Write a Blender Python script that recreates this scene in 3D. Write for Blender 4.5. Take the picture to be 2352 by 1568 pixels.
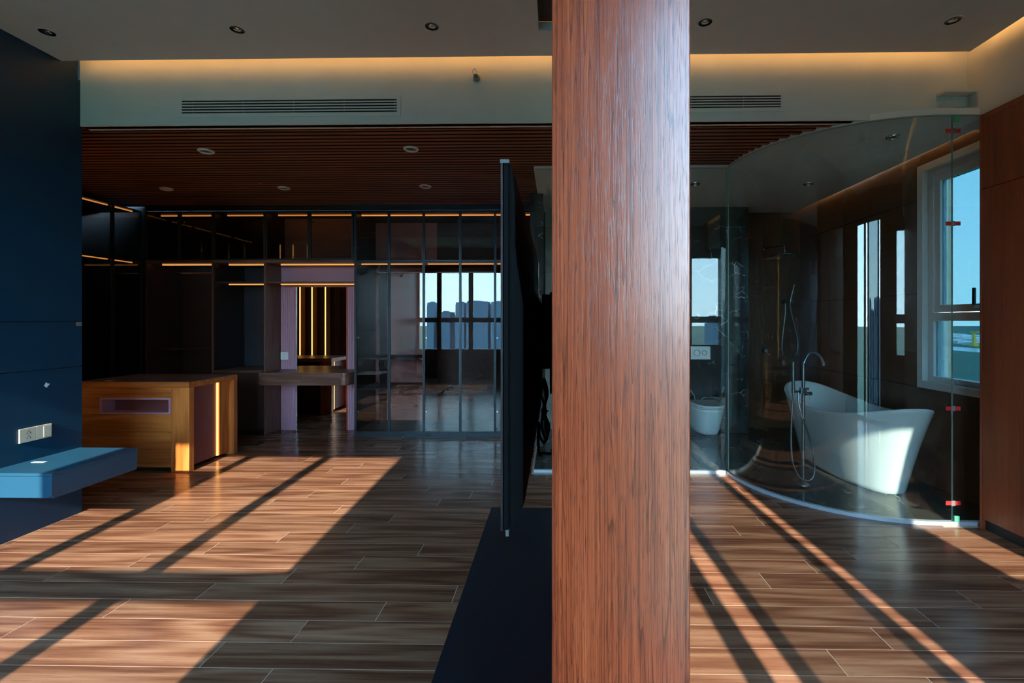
import bpy, bmesh, math, random
from mathutils import Vector, Matrix
random.seed(7)
for o in list(bpy.data.objects):
    bpy.data.objects.remove(o)
S = bpy.context.scene
COL = S.collection

# ------------------------------------------------------------------ camera
cam = bpy.data.cameras.new('camera')
camo = bpy.data.objects.new('camera', cam)
COL.objects.link(camo)
camo.location = (0, 0, 1.4)
camo.rotation_euler = (math.radians(90), 0, math.radians(1.06))
cam.sensor_fit = 'HORIZONTAL'
cam.sensor_width = 36
cam.lens = 36 * 1100 / 2352
cam.shift_x = -(1255 - 1176) / 2352
cam.shift_y = -(784 - 738) / 2352
cam.clip_start = 0.02
cam.clip_end = 20000
S.camera = camo

# ------------------------------------------------------------------ world, sun, exposure
SKY_STRENGTH = 16.5
SUN_STRENGTH = 12.8
wd = bpy.data.worlds.new('sky')
S.world = wd
wd.use_nodes = True
nt = wd.node_tree
nt.nodes.clear()
tc = nt.nodes.new('ShaderNodeTexCoord')
sp = nt.nodes.new('ShaderNodeSeparateXYZ')
rp = nt.nodes.new('ShaderNodeValToRGB')
bg = nt.nodes.new('ShaderNodeBackground')
ow = nt.nodes.new('ShaderNodeOutputWorld')
nt.links.new(tc.outputs['Generated'], sp.inputs[0])
nt.links.new(sp.outputs['Z'], rp.inputs[0])
e = rp.color_ramp.elements
e[0].position = 0.0
e[0].color = (0.62, 0.84, 1.0, 1)
e[1].position = 0.9
e[1].color = (0.22, 0.46, 0.82, 1)
m_ = e.new(0.12)
m_.color = (0.53, 0.79, 1.0, 1)
m_ = e.new(0.35)
m_.color = (0.36, 0.66, 0.96, 1)
nt.links.new(rp.outputs[0], bg.inputs[0])
bg.inputs[1].default_value = SKY_STRENGTH
nt.links.new(bg.outputs[0], ow.inputs[0])

sun = bpy.data.lights.new('sun', 'SUN')
suno = bpy.data.objects.new('sun', sun)
COL.objects.link(suno)
sun.energy = SUN_STRENGTH
sun.angle = math.radians(0.6)
sun.color = (1.0, 0.86, 0.70)
SUNDIR = Vector((-0.042, 1.0, -0.491)).normalized()
suno.rotation_euler = SUNDIR.to_track_quat('-Z', 'Y').to_euler()
suno.location = (0.3, -12, 9)

S.view_settings.view_transform = 'Standard'
S.view_settings.look = 'None'
S.view_settings.gamma = 1
S.view_settings.exposure = 0.28
S.view_settings.use_curve_mapping = False
cy = S.cycles
cy.use_denoising = True
cy.use_adaptive_sampling = True
cy.adaptive_threshold = 0.08
cy.adaptive_min_samples = 16
cy.max_bounces = 6
cy.diffuse_bounces = 3
cy.glossy_bounces = 3
cy.transparent_max_bounces = 12
cy.transmission_bounces = 8
cy.caustics_reflective = False
cy.caustics_refractive = False
cy.sample_clamp_indirect = 6.0
cy.blur_glossy = 0.6

# ------------------------------------------------------------------ material helpers
MATS = {}


def node(nt, kind, **kw):
    n = nt.nodes.new(kind)
    for k, v in kw.items():
        setattr(n, k, v)
    return n


def base_mat(name):
    m = bpy.data.materials.new(name)
    m.use_nodes = True
    t = m.node_tree
    b = t.nodes['Principled BSDF']
    MATS[name] = m
    return m, t, b


def plain(name, col, rough=0.5, metal=0.0, spec=0.5, nscale=6.0, nvar=0.06, bump=0.0, bscale=200.0):
    """paint, plastic, metal: a colour with slight procedural unevenness"""
    m, t, b = base_mat(name)
    tc = node(t, 'ShaderNodeTexCoord')
    nz = node(t, 'ShaderNodeTexNoise')
    nz.inputs['Scale'].default_value = nscale
    nz.inputs['Detail'].default_value = 5
    t.links.new(tc.outputs['Object'], nz.inputs['Vector'])
    mx = node(t, 'ShaderNodeMix', data_type='RGBA')
    mx.inputs[6].default_value = tuple(c * (1 - nvar) for c in col) + (1,)
    mx.inputs[7].default_value = tuple(min(1, c * (1 + nvar)) for c in col) + (1,)
    t.links.new(nz.outputs['Fac'], mx.inputs[0])
    t.links.new(mx.outputs[2], b.inputs['Base Color'])
    b.inputs['Roughness'].default_value = rough
    b.inputs['Metallic'].default_value = metal
    b.inputs['Specular IOR Level'].default_value = spec
    if bump:
        n2 = node(t, 'ShaderNodeTexNoise')
        n2.inputs['Scale'].default_value = bscale
        n2.inputs['Detail'].default_value = 3
        t.links.new(tc.outputs['Object'], n2.inputs['Vector'])
        bp = node(t, 'ShaderNodeBump')
        bp.inputs['Strength'].default_value = bump
        bp.inputs['Distance'].default_value = 0.002
        t.links.new(n2.outputs['Fac'], bp.inputs['Height'])
        t.links.new(bp.outputs[0], b.inputs['Normal'])
    return m


def wood(name, dark, mid, light, axis=0, scale=1.0, rough=0.4, bump=0.2, tone=0.25, figure=0.5, pores=0.3, spec=0.5, coat=0.0, lines=0.0, fine=60.0):
    """veneer or plank: long grain along one axis, rings, pores, per-piece tone and offset"""
    m, t, b = base_mat(name)
    tc = node(t, 'ShaderNodeTexCoord')
    oi = node(t, 'ShaderNodeObjectInfo')
    off = node(t, 'ShaderNodeVectorMath', operation='MULTIPLY')
    cmb = node(t, 'ShaderNodeCombineXYZ')
    for i in range(3):
        t.links.new(oi.outputs['Random'], cmb.inputs[i])
    off.inputs[1].default_value = (37.0, 91.0, 53.0)
    t.links.new(cmb.outputs[0], off.inputs[0])
    add = node(t, 'ShaderNodeVectorMath', operation='ADD')
    t.links.new(tc.outputs['Object'], add.inputs[0])
    t.links.new(off.outputs[0], add.inputs[1])

    def stretched(longv, acrossv):
        mp = node(t, 'ShaderNodeMapping')
        sc = [acrossv * scale] * 3
        sc[axis] = longv * scale
        mp.inputs['Scale'].default_value = sc
        t.links.new(add.outputs[0], mp.inputs['Vector'])
        return mp
    # cathedral figure: low frequency noise turned into bands
    n1 = node(t, 'ShaderNodeTexNoise')
    n1.inputs['Scale'].default_value = 1.0
    n1.inputs['Detail'].default_value = 2.0
    n1.inputs['Roughness'].default_value = 0.45
    t.links.new(stretched(0.55, 5.5).outputs[0], n1.inputs['Vector'])
    mul = node(t, 'ShaderNodeMath', operation='MULTIPLY')
    mul.inputs[1].default_value = 34.0
    t.links.new(n1.outputs['Fac'], mul.inputs[0])
    sn = node(t, 'ShaderNodeMath', operation='SINE')
    t.links.new(mul.outputs[0], sn.inputs[0])
    ma = node(t, 'ShaderNodeMapRange')
    ma.inputs[1].default_value = -1
    ma.inputs[2].default_value = 1
    t.links.new(sn.outputs[0], ma.inputs[0])
    # streaks
    n2 = node(t, 'ShaderNodeTexNoise')
    n2.inputs['Scale'].default_value = 1.0
    n2.inputs['Detail'].default_value = 6.0
    n2.inputs['Roughness'].default_value = 0.6
    t.links.new(stretched(1.6, fine).outputs[0], n2.inputs['Vector'])
    mixf = node(t, 'ShaderNodeMix', data_type='FLOAT')
    mixf.inputs[0].default_value = figure
    t.links.new(n2.outputs['Fac'], mixf.inputs[2])
    t.links.new(ma.outputs[0], mixf.inputs[3])
    rp = node(t, 'ShaderNodeValToRGB')
    el = rp.color_ramp.elements
    el[0].position = 0.28
    el[0].color = (*dark, 1)
    el[1].position = 0.72
    el[1].color = (*light, 1)
    q = el.new(0.5)
    q.color = (*mid, 1)
    t.links.new(mixf.outputs[0], rp.inputs[0])
    # pores
    n3 = node(t, 'ShaderNodeTexNoise')
    n3.inputs['Scale'].default_value = 1.0
    n3.inputs['Detail'].default_value = 2.0
    t.links.new(stretched(14.0, 420.0).outputs[0], n3.inputs['Vector'])
    pr = node(t, 'ShaderNodeMapRange')
    pr.inputs[1].default_value = 0.56
    pr.inputs[2].default_value = 0.68
    t.links.new(n3.outputs['Fac'], pr.inputs[0])
    pm = node(t, 'ShaderNodeMath', operation='MULTIPLY')
    pm.inputs[1].default_value = pores
    t.links.new(pr.outputs[0], pm.inputs[0])
    mx = node(t, 'ShaderNodeMix', data_type='RGBA')
    t.links.new(pm.outputs[0], mx.inputs[0])
    t.links.new(rp.outputs[0], mx.inputs[6])
    mx.inputs[7].default_value = tuple(c * 0.25 for c in dark) + (1,)
    if lines:
        n4 = node(t, 'ShaderNodeTexNoise')
        n4.inputs['Scale'].default_value = 1.0
        n4.inputs['Detail'].default_value = 1.0
        t.links.new(stretched(0.22, 16.0).outputs[0], n4.inputs['Vector'])
        m4 = node(t, 'ShaderNodeMath', operation='MULTIPLY')
        m4.inputs[1].default_value = 26.0
        t.links.new(n4.outputs['Fac'], m4.inputs[0])
        f4 = node(t, 'ShaderNodeMath', operation='FRACT')
        t.links.new(m4.outputs[0], f4.inputs[0])
        r4 = node(t, 'ShaderNodeMapRange')
        r4.inputs[1].default_value = 0.80
        r4.inputs[2].default_value = 0.97
        r4.inputs[4].default_value = lines
        t.links.new(f4.outputs[0], r4.inputs[0])
        mx4 = node(t, 'ShaderNodeMix', data_type='RGBA')
        t.links.new(r4.outputs[0], mx4.inputs[0])
        t.links.new(mx.outputs[2], mx4.inputs[6])
        mx4.inputs[7].default_value = tuple(c * 0.55 for c in dark) + (1,)
        mx = mx4
    # tone per piece
    hs = node(t, 'ShaderNodeHueSaturation')
    tr = node(t, 'ShaderNodeMapRange')
    tr.inputs[3].default_value = 1 - tone
    tr.inputs[4].default_value = 1 + tone
    t.links.new(oi.outputs['Random'], tr.inputs[0])
    t.links.new(tr.outputs[0], hs.inputs['Value'])
    t.links.new(mx.outputs[2], hs.inputs['Color'])
    t.links.new(hs.outputs[0], b.inputs['Base Color'])
    b.inputs['Roughness'].default_value = rough
    b.inputs['Specular IOR Level'].default_value = spec
    b.inputs['Coat Weight'].default_value = coat
    b.inputs['Coat Roughness'].default_value = 0.12
    if bump:
        bp = node(t, 'ShaderNodeBump')
        bp.inputs['Strength'].default_value = bump
        bp.inputs['Distance'].default_value = 0.001
        sm = node(t, 'ShaderNodeMath', operation='SUBTRACT')
        t.links.new(n2.outputs['Fac'], sm.inputs[0])
        t.links.new(pm.outputs[0], sm.inputs[1])
        t.links.new(sm.outputs[0], bp.inputs['Height'])
        t.links.new(bp.outputs[0], b.inputs['Normal'])
    return m


def marble(name, base, vein, scale=1.0, rough=0.12, amount=0.9, cloud=0.3):
    m, t, b = base_mat(name)
    tc = node(t, 'ShaderNodeTexCoord')
    oi = node(t, 'ShaderNodeObjectInfo')
    cmb = node(t, 'ShaderNodeCombineXYZ')
    for i in range(3):
        t.links.new(oi.outputs['Random'], cmb.inputs[i])
    off = node(t, 'ShaderNodeVectorMath', operation='MULTIPLY_ADD')
    off.inputs[1].default_value = (31, 47, 23)
    t.links.new(cmb.outputs[0], off.inputs[0])
    t.links.new(tc.outputs['Object'], off.inputs[2])
    n1 = node(t, 'ShaderNodeTexNoise')
    n1.inputs['Scale'].default_value = 2.2 * scale
    n1.inputs['Detail'].default_value = 6
    t.links.new(off.outputs[0], n1.inputs['Vector'])
    dist = node(t, 'ShaderNodeMix', data_type='RGBA')
    dist.blend_type = 'LINEAR_LIGHT'
    dist.inputs[0].default_value = 0.16
    t.links.new(off.outputs[0], dist.inputs[6])
    t.links.new(n1.outputs['Color'], dist.inputs[7])
    mp = node(t, 'ShaderNodeMapping')
    mp.inputs['Rotation'].default_value = (0.6, 0.5, 0.7)
    mp.inputs['Scale'].default_value = (1.0, 1.0, 2.1)
    t.links.new(dist.outputs[2], mp.inputs[0])
    v = node(t, 'ShaderNodeTexVoronoi', feature='DISTANCE_TO_EDGE')
    v.inputs['Scale'].default_value = 2.3 * scale
    t.links.new(mp.outputs[0], v.inputs['Vector'])
    r1 = node(t, 'ShaderNodeMapRange')
    r1.inputs[1].default_value = 0.0
    r1.inputs[2].default_value = 0.016
    r1.inputs[3].default_value = 1.0
    r1.inputs[4].default_value = 0.0
    t.links.new(v.outputs['Distance'], r1.inputs[0])
    n2 = node(t, 'ShaderNodeTexNoise')
    n2.inputs['Scale'].default_value = 3.1 * scale
    n2.inputs['Detail'].default_value = 3
    t.links.new(off.outputs[0], n2.inputs['Vector'])
    r2 = node(t, 'ShaderNodeMapRange')
    r2.inputs[1].default_value = 0.5
    r2.inputs[2].default_value = 0.66
    t.links.new(n2.outputs['Fac'], r2.inputs[0])
    mm = node(t, 'ShaderNodeMath', operation='MULTIPLY')
    t.links.new(r1.outputs[0], mm.inputs[0])
    t.links.new(r2.outputs[0], mm.inputs[1])
    m2 = node(t, 'ShaderNodeMath', operation='MULTIPLY')
    m2.inputs[1].default_value = amount
    t.links.new(mm.outputs[0], m2.inputs[0])
    cl = node(t, 'ShaderNodeMix', data_type='RGBA')
    cl.inputs[6].default_value = (*base, 1)
    cl.inputs[7].default_value = tuple(base[i] + cloud * (vein[i] - base[i]) * 0.3 for i in range(3)) + (1,)
    t.links.new(n1.outputs['Fac'], cl.inputs[0])
    mx = node(t, 'ShaderNodeMix', data_type='RGBA')
    t.links.new(m2.outputs[0], mx.inputs[0])
    t.links.new(cl.outputs[2], mx.inputs[6])
    mx.inputs[7].default_value = (*vein, 1)
    t.links.new(mx.outputs[2], b.inputs['Base Color'])
    b.inputs['Roughness'].default_value = rough
    return m


def thin_glass(name, tint, f0=0.045, rough=0.0, dirt=0.0):
    """pane: see-through with an angle-dependent mirror reflection (Schlick)"""
    m = bpy.data.materials.new(name)
    m.use_nodes = True
    t = m.node_tree
    t.nodes.clear()
    out = node(t, 'ShaderNodeOutputMaterial')
    tr = node(t, 'ShaderNodeBsdfTransparent')
    tr.inputs[0].default_value = (*tint, 1)
    gl = node(t, 'ShaderNodeBsdfGlossy')
    gl.inputs['Color'].default_value = (0.94, 1.0, 0.98, 1)
    gl.inputs['Roughness'].default_value = rough
    lw = node(t, 'ShaderNodeLayerWeight')
    lw.inputs[0].default_value = 0.5
    pw = node(t, 'ShaderNodeMath', operation='POWER')
    pw.inputs[1].default_value = 5.0
    t.links.new(lw.outputs['Facing'], pw.inputs[0])
    ma = node(t, 'ShaderNodeMath', operation='MULTIPLY_ADD')
    ma.inputs[1].default_value = 1 - f0
    ma.inputs[2].default_value = f0
    t.links.new(pw.outputs[0], ma.inputs[0])
    mx = node(t, 'ShaderNodeMixShader')
    t.links.new(ma.outputs[0], mx.inputs[0])
    t.links.new(tr.outputs[0], mx.inputs[1])
    t.links.new(gl.outputs[0], mx.inputs[2])
    last = mx
    if dirt:
        tcx = node(t, 'ShaderNodeTexCoord')
        nz = node(t, 'ShaderNodeTexNoise')
        nz.inputs['Scale'].default_value = 5
        nz.inputs['Detail'].default_value = 8
        t.links.new(tcx.outputs['Object'], nz.inputs['Vector'])
        mr = node(t, 'ShaderNodeMapRange')
        mr.inputs[1].default_value = 0.45
        mr.inputs[2].default_value = 0.8
        mr.inputs[4].default_value = dirt
        t.links.new(nz.outputs['Fac'], mr.inputs[0])
        df = node(t, 'ShaderNodeBsdfDiffuse')
        df.inputs[0].default_value = (0.7, 0.75, 0.75, 1)
        m3 = node(t, 'ShaderNodeMixShader')
        t.links.new(mr.outputs[0], m3.inputs[0])
        t.links.new(mx.outputs[0], m3.inputs[1])
        t.links.new(df.outputs[0], m3.inputs[2])
        last = m3
    t.links.new(last.outputs[0], out.inputs[0])
    MATS[name] = m
    return m


def glow(name, col, strength):
    m = bpy.data.materials.new(name)
    m.use_nodes = True
    t = m.node_tree
    t.nodes.clear()
    out = node(t, 'ShaderNodeOutputMaterial')
    em = node(t, 'ShaderNodeEmission')
    em.inputs[0].default_value = (*col, 1)
    em.inputs[1].default_value = strength
    t.links.new(em.outputs[0], out.inputs[0])
    MATS[name] = m
    return m


M = MATS
plain('brown_paint', (0.24, 0.13, 0.10), 0.6)
plain('white_paint', (0.78, 0.78, 0.77), 0.7, bump=0.05)
plain('ceiling_paint', (0.66, 0.64, 0.64), 0.75, bump=0.05)
plain('bath_ceiling_paint', (0.88, 0.88, 0.88), 0.6)
plain('navy_panel', (0.001, 0.038, 0.085), 0.45, nscale=3, nvar=0.12, bump=0.08, bscale=350)
plain('navy_bench', (0.016, 0.080, 0.150), 0.36, nscale=4, nvar=0.15)
plain('navy_console', (0.003, 0.010, 0.019), 0.45, nscale=4, nvar=0.15)
plain('white_plastic', (0.85, 0.85, 0.83), 0.35)
plain('cream_plastic', (0.55, 0.52, 0.42), 0.3)
plain('black_plastic', (0.004, 0.005, 0.006), 0.6, spec=0.12)
plain('black_gloss', (0.004, 0.005, 0.006), 0.08)
plain('dark_slot', (0.01, 0.01, 0.011), 0.6)
plain('gunmetal', (0.030, 0.045, 0.055), 0.35, metal=0.7)
plain('aluminium', (0.62, 0.68, 0.74), 0.25, metal=1.0)
plain('chrome', (0.75, 0.80, 0.82), 0.12, metal=1.0)
plain('brushed_steel', (0.22, 0.26, 0.28), 0.28, metal=1.0)
plain('dark_chrome', (0.30, 0.34, 0.36), 0.22, metal=1.0)
plain('ceramic', (0.80, 0.84, 0.84), 0.10, nvar=0.02)
plain('tub_acrylic', (0.70, 0.76, 0.77), 0.22, nvar=0.02)
plain('window_frame', (0.85, 0.88, 0.88), 0.35)
plain('window_frame_dark', (0.20, 0.18, 0.17), 0.45)
plain('mauve_panel', (0.50, 0.27, 0.36), 0.5, nvar=0.08)
plain('maroon_panel', (0.22, 0.075, 0.075), 0.45, nvar=0.08)
plain('carcass_dark', (0.045, 0.026, 0.024), 0.45, nvar=0.15)
plain('carcass_black', (0.012, 0.012, 0.014), 0.45, nvar=0.15)
plain('carcass_blue', (0.030, 0.036, 0.050), 0.45, nvar=0.1)
plain('carcass_rose', (0.60, 0.30, 0.25), 0.5, nvar=0.08)
plain('red_tape', (0.62, 0.03, 0.03), 0.4)
plain('green_block', (0.12, 0.60, 0.36), 0.4)
plain('film', (0.20, 0.22, 0.23), 0.3)
plain('cream_render', (0.72, 0.66, 0.50), 0.8)
plain('joint_grout_glint', (0.62, 0.50, 0.40), 0.6)  # grout in the bathroom; between planks a painted glint of bevelled edges
plain('black_rubber', (0.006, 0.006, 0.007), 0.5)
plain('red_dot', (0.5, 0.06, 0.03), 0.4)
wood('plank_wood', (0.135, 0.053, 0.030), (0.260, 0.122, 0.070), (0.365, 0.198, 0.122), axis=0, scale=1.0, rough=0.20, bump=0.10, tone=0.20, figure=0.30, pores=0.25, spec=0.26)
wood('column_veneer', (0.20, 0.030, 0.011), (0.50, 0.085, 0.028), (0.66, 0.135, 0.046), axis=2, scale=1.8, rough=0.25, bump=0.12, tone=0.0, figure=0.04, pores=0.6, spec=0.95, lines=0.7, fine=170.0)
wood('wardrobe_veneer', (0.21, 0.047, 0.015), (0.29, 0.068, 0.022), (0.36, 0.092, 0.032), axis=2, scale=0.8, rough=0.38, bump=0.08, tone=0.05, figure=0.2, pores=0.25)
wood('island_veneer', (0.36, 0.105, 0.020), (0.54, 0.170, 0.036), (0.66, 0.235, 0.056), axis=0, scale=1.0, rough=0.36, bump=0.08, tone=0.06, figure=0.3, pores=0.2)
wood('island_veneer_upright', (0.36, 0.105, 0.020), (0.54, 0.170, 0.036), (0.66, 0.235, 0.056), axis=2, scale=1.0, rough=0.36, bump=0.08, tone=0.06, figure=0.3, pores=0.2)
wood('desk_veneer', (0.10, 0.048, 0.034), (0.16, 0.085, 0.062), (0.21, 0.115, 0.085), axis=0, scale=1.0, rough=0.34, bump=0.08, tone=0.04, figure=0.3, pores=0.2)
wood('desk_veneer_upright', (0.10, 0.048, 0.034), (0.16, 0.085, 0.062), (0.21, 0.115, 0.085), axis=2, scale=1.0, rough=0.34, bump=0.08, tone=0.04, figure=0.1, pores=0.2)
wood('slat_wood', (0.24, 0.065, 0.022), (0.36, 0.105, 0.036), (0.44, 0.14, 0.052), axis=0, scale=1.0, rough=0.45, bump=0.08, tone=0.12, figure=0.25, pores=0.2)
marble('black_marble', (0.014, 0.019, 0.020), (0.85, 0.88, 0.86), 1.3, 0.10, amount=1.0)
marble('black_marble_floor', (0.022, 0.027, 0.027), (0.62, 0.64, 0.60), 1.3, 0.14, amount=1.0)
marble('brown_stone', (0.115, 0.055, 0.028), (0.22, 0.13, 0.08), 0.7, 0.28, amount=0.35, cloud=0.9)
marble('beige_stone', (0.30, 0.29, 0.24), (0.46, 0.45, 0.40), 1.2, 0.35, amount=0.5, cloud=0.9)
thin_glass('clear_pane', (0.94, 0.97, 0.97), 0.04)
thin_glass('screen_glass', (0.93, 0.985, 0.985), 0.035, dirt=0.003)
thin_glass('smoked_glass', (0.86, 0.83, 0.82), 0.045)
thin_glass('dark_smoked_glass', (0.70, 0.66, 0.64), 0.03)
thin_glass('grey_pane', (0.80, 0.83, 0.83), 0.04)
thin_glass('tinted_pane', (0.56, 0.60, 0.60), 0.04)
thin_glass('sky_dimming_pane', (0.155, 0.214, 0.226), 0.03)  # heavy tint added to darken the sky behind the bathroom window
plain('green_edge', (0.30, 0.48, 0.43), 0.15)
plain('track_metal', (0.50, 0.60, 0.70), 0.4, metal=0.2)
plain('mirror', (0.80, 0.82, 0.80), 0.01, metal=1.0, nvar=0.0)
glow('led_warm', (1.0, 0.40, 0.10), 1.1)
glow('led_bright', (1.0, 0.46, 0.10), 3.4)
glow('led_mirror', (1.0, 0.50, 0.11), 3.2)
glow('led_cove', (1.0, 0.48, 0.13), 11.0)
glow('led_bath_cove', (1.0, 0.45, 0.08), 10.0)

# ------------------------------------------------------------------ geometry helpers
WP = {}


def put(o, parent, loc):
    COL.objects.link(o)
    loc = Vector(loc)
    WP[o.name] = loc
    if parent is not None:
        o.parent = parent
        o.location = loc - WP[parent.name]
    else:
        o.location = loc
    return o


def tag(o, label=None, cat=None, group=None, kind=None):
    if label:
        o['label'] = label
    if cat:
        o['category'] = cat
    if group:
        o['group'] = group
    if kind:
        o['kind'] = kind
    return o


def thing(name, loc, label, cat, group=None, kind=None):
    o = bpy.data.objects.new(name, None)
    o.empty_display_size = 0.1
    put(o, None, loc)
    return tag(o, label, cat, group, kind)


def mesh_obj(name, verts, faces, mat, parent=None, smooth=False, origin=None, mats=None, fmat=None):
    """verts in world space; the origin goes to the middle of the piece"""
    vs = [Vector(v) for v in verts]
    if callable(smooth):
        faces2 = []
        for f in faces:
            if len(f) == 4:
                faces2.append(f)
            else:
                n0 = len(vs)
                vs += [vs[i].copy() for i in f]
                faces2.append(tuple(range(n0, n0 + len(f))))
        faces = faces2
    if origin is None:
        lo = Vector((min(v.x for v in vs), min(v.y for v in vs), min(v.z for v in vs)))
        hi = Vector((max(v.x for v in vs), max(v.y for v in vs), max(v.z for v in vs)))
        origin = (lo + hi) / 2
    me = bpy.data.meshes.new(name)
    me.from_pydata([v - Vector(origin) for v in vs], [], faces)
    for mm in ([mat] if mats is None else mats):
        me.materials.append(M[mm])
    if fmat:
        for p, i in zip(me.polygons, fmat):
            p.material_index = i
    if smooth is True:
        for p in me.polygons:
            p.use_smooth = True
    elif smooth:
        for p in me.polygons:
            p.use_smooth = smooth(p)
    me.update()
    return put(bpy.data.objects.new(name, me), parent, origin)


def from_bm(name, bm, mat, parent=None, smooth=False):
    vs = [v.co.copy() for v in bm.verts]
    bm.verts.index_update()
    fs = [[v.index for v in f.verts] for f in bm.faces]
    bm.free()
    return mesh_obj(name, vs, fs, mat, parent, smooth)


BOXF = [(0, 3, 2, 1), (4, 5, 6, 7), (0, 1, 5, 4), (1, 2, 6, 5), (2, 3, 7, 6), (3, 0, 4, 7)]


def boxv(x0, x1, y0, y1, z0, z1):
    return [(x0, y0, z0), (x1, y0, z0), (x1, y1, z0), (x0, y1, z0), (x0, y0, z1), (x1, y0, z1), (x1, y1, z1), (x0, y1, z1)]


def box(name, x0, x1, y0, y1, z0, z1, mat, parent=None, bev=0.0, seg=1):
    vs = boxv(min(x0, x1), max(x0, x1), min(y0, y1), max(y0, y1), min(z0, z1), max(z0, z1))
    if not bev:
        return mesh_obj(name, vs, BOXF, mat, parent)
    bm = bmesh.new()
    bv = [bm.verts.new(v) for v in vs]
    for f in BOXF:
        bm.faces.new([bv[i] for i in f])
    bmesh.ops.bevel(bm, geom=list(bm.edges), offset=bev, segments=seg, profile=0.5, affect='EDGES')
    return from_bm(name, bm, mat, parent)


def boxes(name, lst, mat, parent=None):
    vs, fs = [], []
    for b in lst:
        n = len(vs)
        vs += boxv(*b)
        fs += [tuple(i + n for i in f) for f in BOXF]
    return mesh_obj(name, vs, fs, mat, parent)


def ring(c, r, n, axis='z', rz=None):
    out = []
    for i in range(n):
        a = 2 * math.pi * i / n
        u, v = r * math.cos(a), (rz or r) * math.sin(a)
        out.append({'z': (c[0] + u, c[1] + v, c[2]), 'y': (c[0] + u, c[1], c[2] + v), 'x': (c[0], c[1] + u, c[2] + v)}[axis])
    return out


def lathe(name, prof, c, mat, parent=None, n=32, axis='z', smooth=True, cap=True):
    """prof: (radius, offset along the axis)"""
    vs, fs = [], []
    k = {'z': 2, 'y': 1, 'x': 0}[axis]
    for r, h in prof:
        cc = list(c)
        cc[k] += h
        vs += ring(cc, r, n, axis)
    for j in range(len(prof) - 1):
        for i in range(n):
            a, b2 = j * n + i, j * n + (i + 1) % n
            fs.append((a, b2, b2 + n, a + n))
    if cap:
        fs.append(tuple(range(n))[::-1])
        fs.append(tuple(range((len(prof) - 1) * n, len(prof) * n)))
    o = mesh_obj(name, vs, fs, mat, parent, smooth=(lambda p: len(p.vertices) == 4) if smooth else False)
    return o


def tube(name, pts, r, mat, parent=None, n=10, closed=False, sub=6):
    """smooth pipe through points (Catmull-Rom)"""
    P = [Vector(p) for p in pts]
    path = []
    if sub > 1 and len(P) > 2:
        for i in range(len(P) - 1):
            p0 = P[max(i - 1, 0)]
            p1, p2 = P[i], P[i + 1]
            p3 = P[min(i + 2, len(P) - 1)]
            for k in range(sub):
                s = k / sub
                path.append(0.5 * ((2 * p1) + (p2 - p0) * s + (2 * p0 - 5 * p1 + 4 * p2 - p3) * s * s + (3 * p1 - p0 - 3 * p2 + p3) * s ** 3))
        path.append(P[-1])
    else:
        path = P
    vs, fs = [], []
    prev = None
    for i, p in enumerate(path):
        d = (path[min(i + 1, len(path) - 1)] - path[max(i - 1, 0)]).normalized()
        if prev is None:
            up = Vector((0, 0, 1)) if abs(d.z) < 0.9 else Vector((0, 1, 0))
            nrm = d.cross(up).normalized()
        else:
            nrm = (prev - d * prev.dot(d)).normalized()
        prev = nrm
        bn = d.cross(nrm)
        for k in range(n):
            a = 2 * math.pi * k / n
            vs.append(p + nrm * (r * math.cos(a)) + bn * (r * math.sin(a)))
    L = len(path)
    for i in range(L - 1):
        for k in range(n):
            a, b2 = i * n + k, i * n + (k + 1) % n
            fs.append((a, b2, b2 + n, a + n))
    fs.append(tuple(range(n))[::-1])
    fs.append(tuple(range((L - 1) * n, L * n)))
    return mesh_obj(name, vs, fs, mat, parent, smooth=lambda p: len(p.vertices) == 4)


def prism(name, pts, z0, z1, mat, parent=None, axis='z', smooth=False):
    """polygon (list of 2D points) extruded along an axis"""
    n = len(pts)

    def m3(p, h):
        return {'z': (p[0], p[1], h), 'y': (p[0], h, p[1]), 'x': (h, p[0], p[1])}[axis]
    vs = [m3(p, z0) for p in pts] + [m3(p, z1) for p in pts]
    fs = [tuple(range(n))[::-1], tuple(range(n, 2 * n))]
    for i in range(n):
        j = (i + 1) % n
        fs.append((i, j, n + j, n + i))
    o = mesh_obj(name, vs, fs, mat, parent, smooth=(lambda p: len(p.vertices) == 4) if smooth else False)
    return o


def dup(root, loc, label=None, group=None):
    """copy a thing with its parts and sub-parts"""
    def cp(o, parent):
        c = o.copy()
        COL.objects.link(c)
        c.parent = parent
        for ch in list(o.children):
            cp(ch, c)
        return c
    r = cp(root, None)
    r.location = loc
    if label:
        r['label'] = label
    if group:
        r['group'] = group
    return r


# ================================================================== room numbers
XL, XR = -3.48, 2.92          # bedroom side walls
YW, YF = -0.35, 3.445         # window wall, white fascia over the dressing area
ZC, ZS = 3.235, 2.83          # bedroom ceiling, slatted ceiling
XD = -5.07                    # front of the side wardrobes in the dressing area
YB = 5.80                     # front of the back wardrobes
BXR, BYB = 3.20, 6.33         # bathroom outer wall and shower wall
CX, CYY, CR = 2.68, 4.44, 1.09  # curved shower screen
GY = 4.45                     # straight glass of the bathroom
BXL = -0.20                   # bathroom left end


def st(o):
    o['kind'] = 'structure'
    return o


def screen_x(y):
    if y >= CYY:
        return CX - CR
    return CX - math.sqrt(max(0, CR * CR - (CYY - y) ** 2))


# ================================================================== floor with planks
floor = st(box('floor', -5.75, 3.45, YW - 0.2, 6.7, -0.16, -0.0012, 'joint_grout_glint'))  # pale colour between planks stands in for light caught on their edges
PW, PL, GAP = 0.155, 1.30, 0.0042
ROW0 = 3.328 - 0.02            # a seam measured in the photograph
k0 = int(math.floor((ROW0 - YW) / PW))
y_start = ROW0 - k0 * PW
joint = {}
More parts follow.
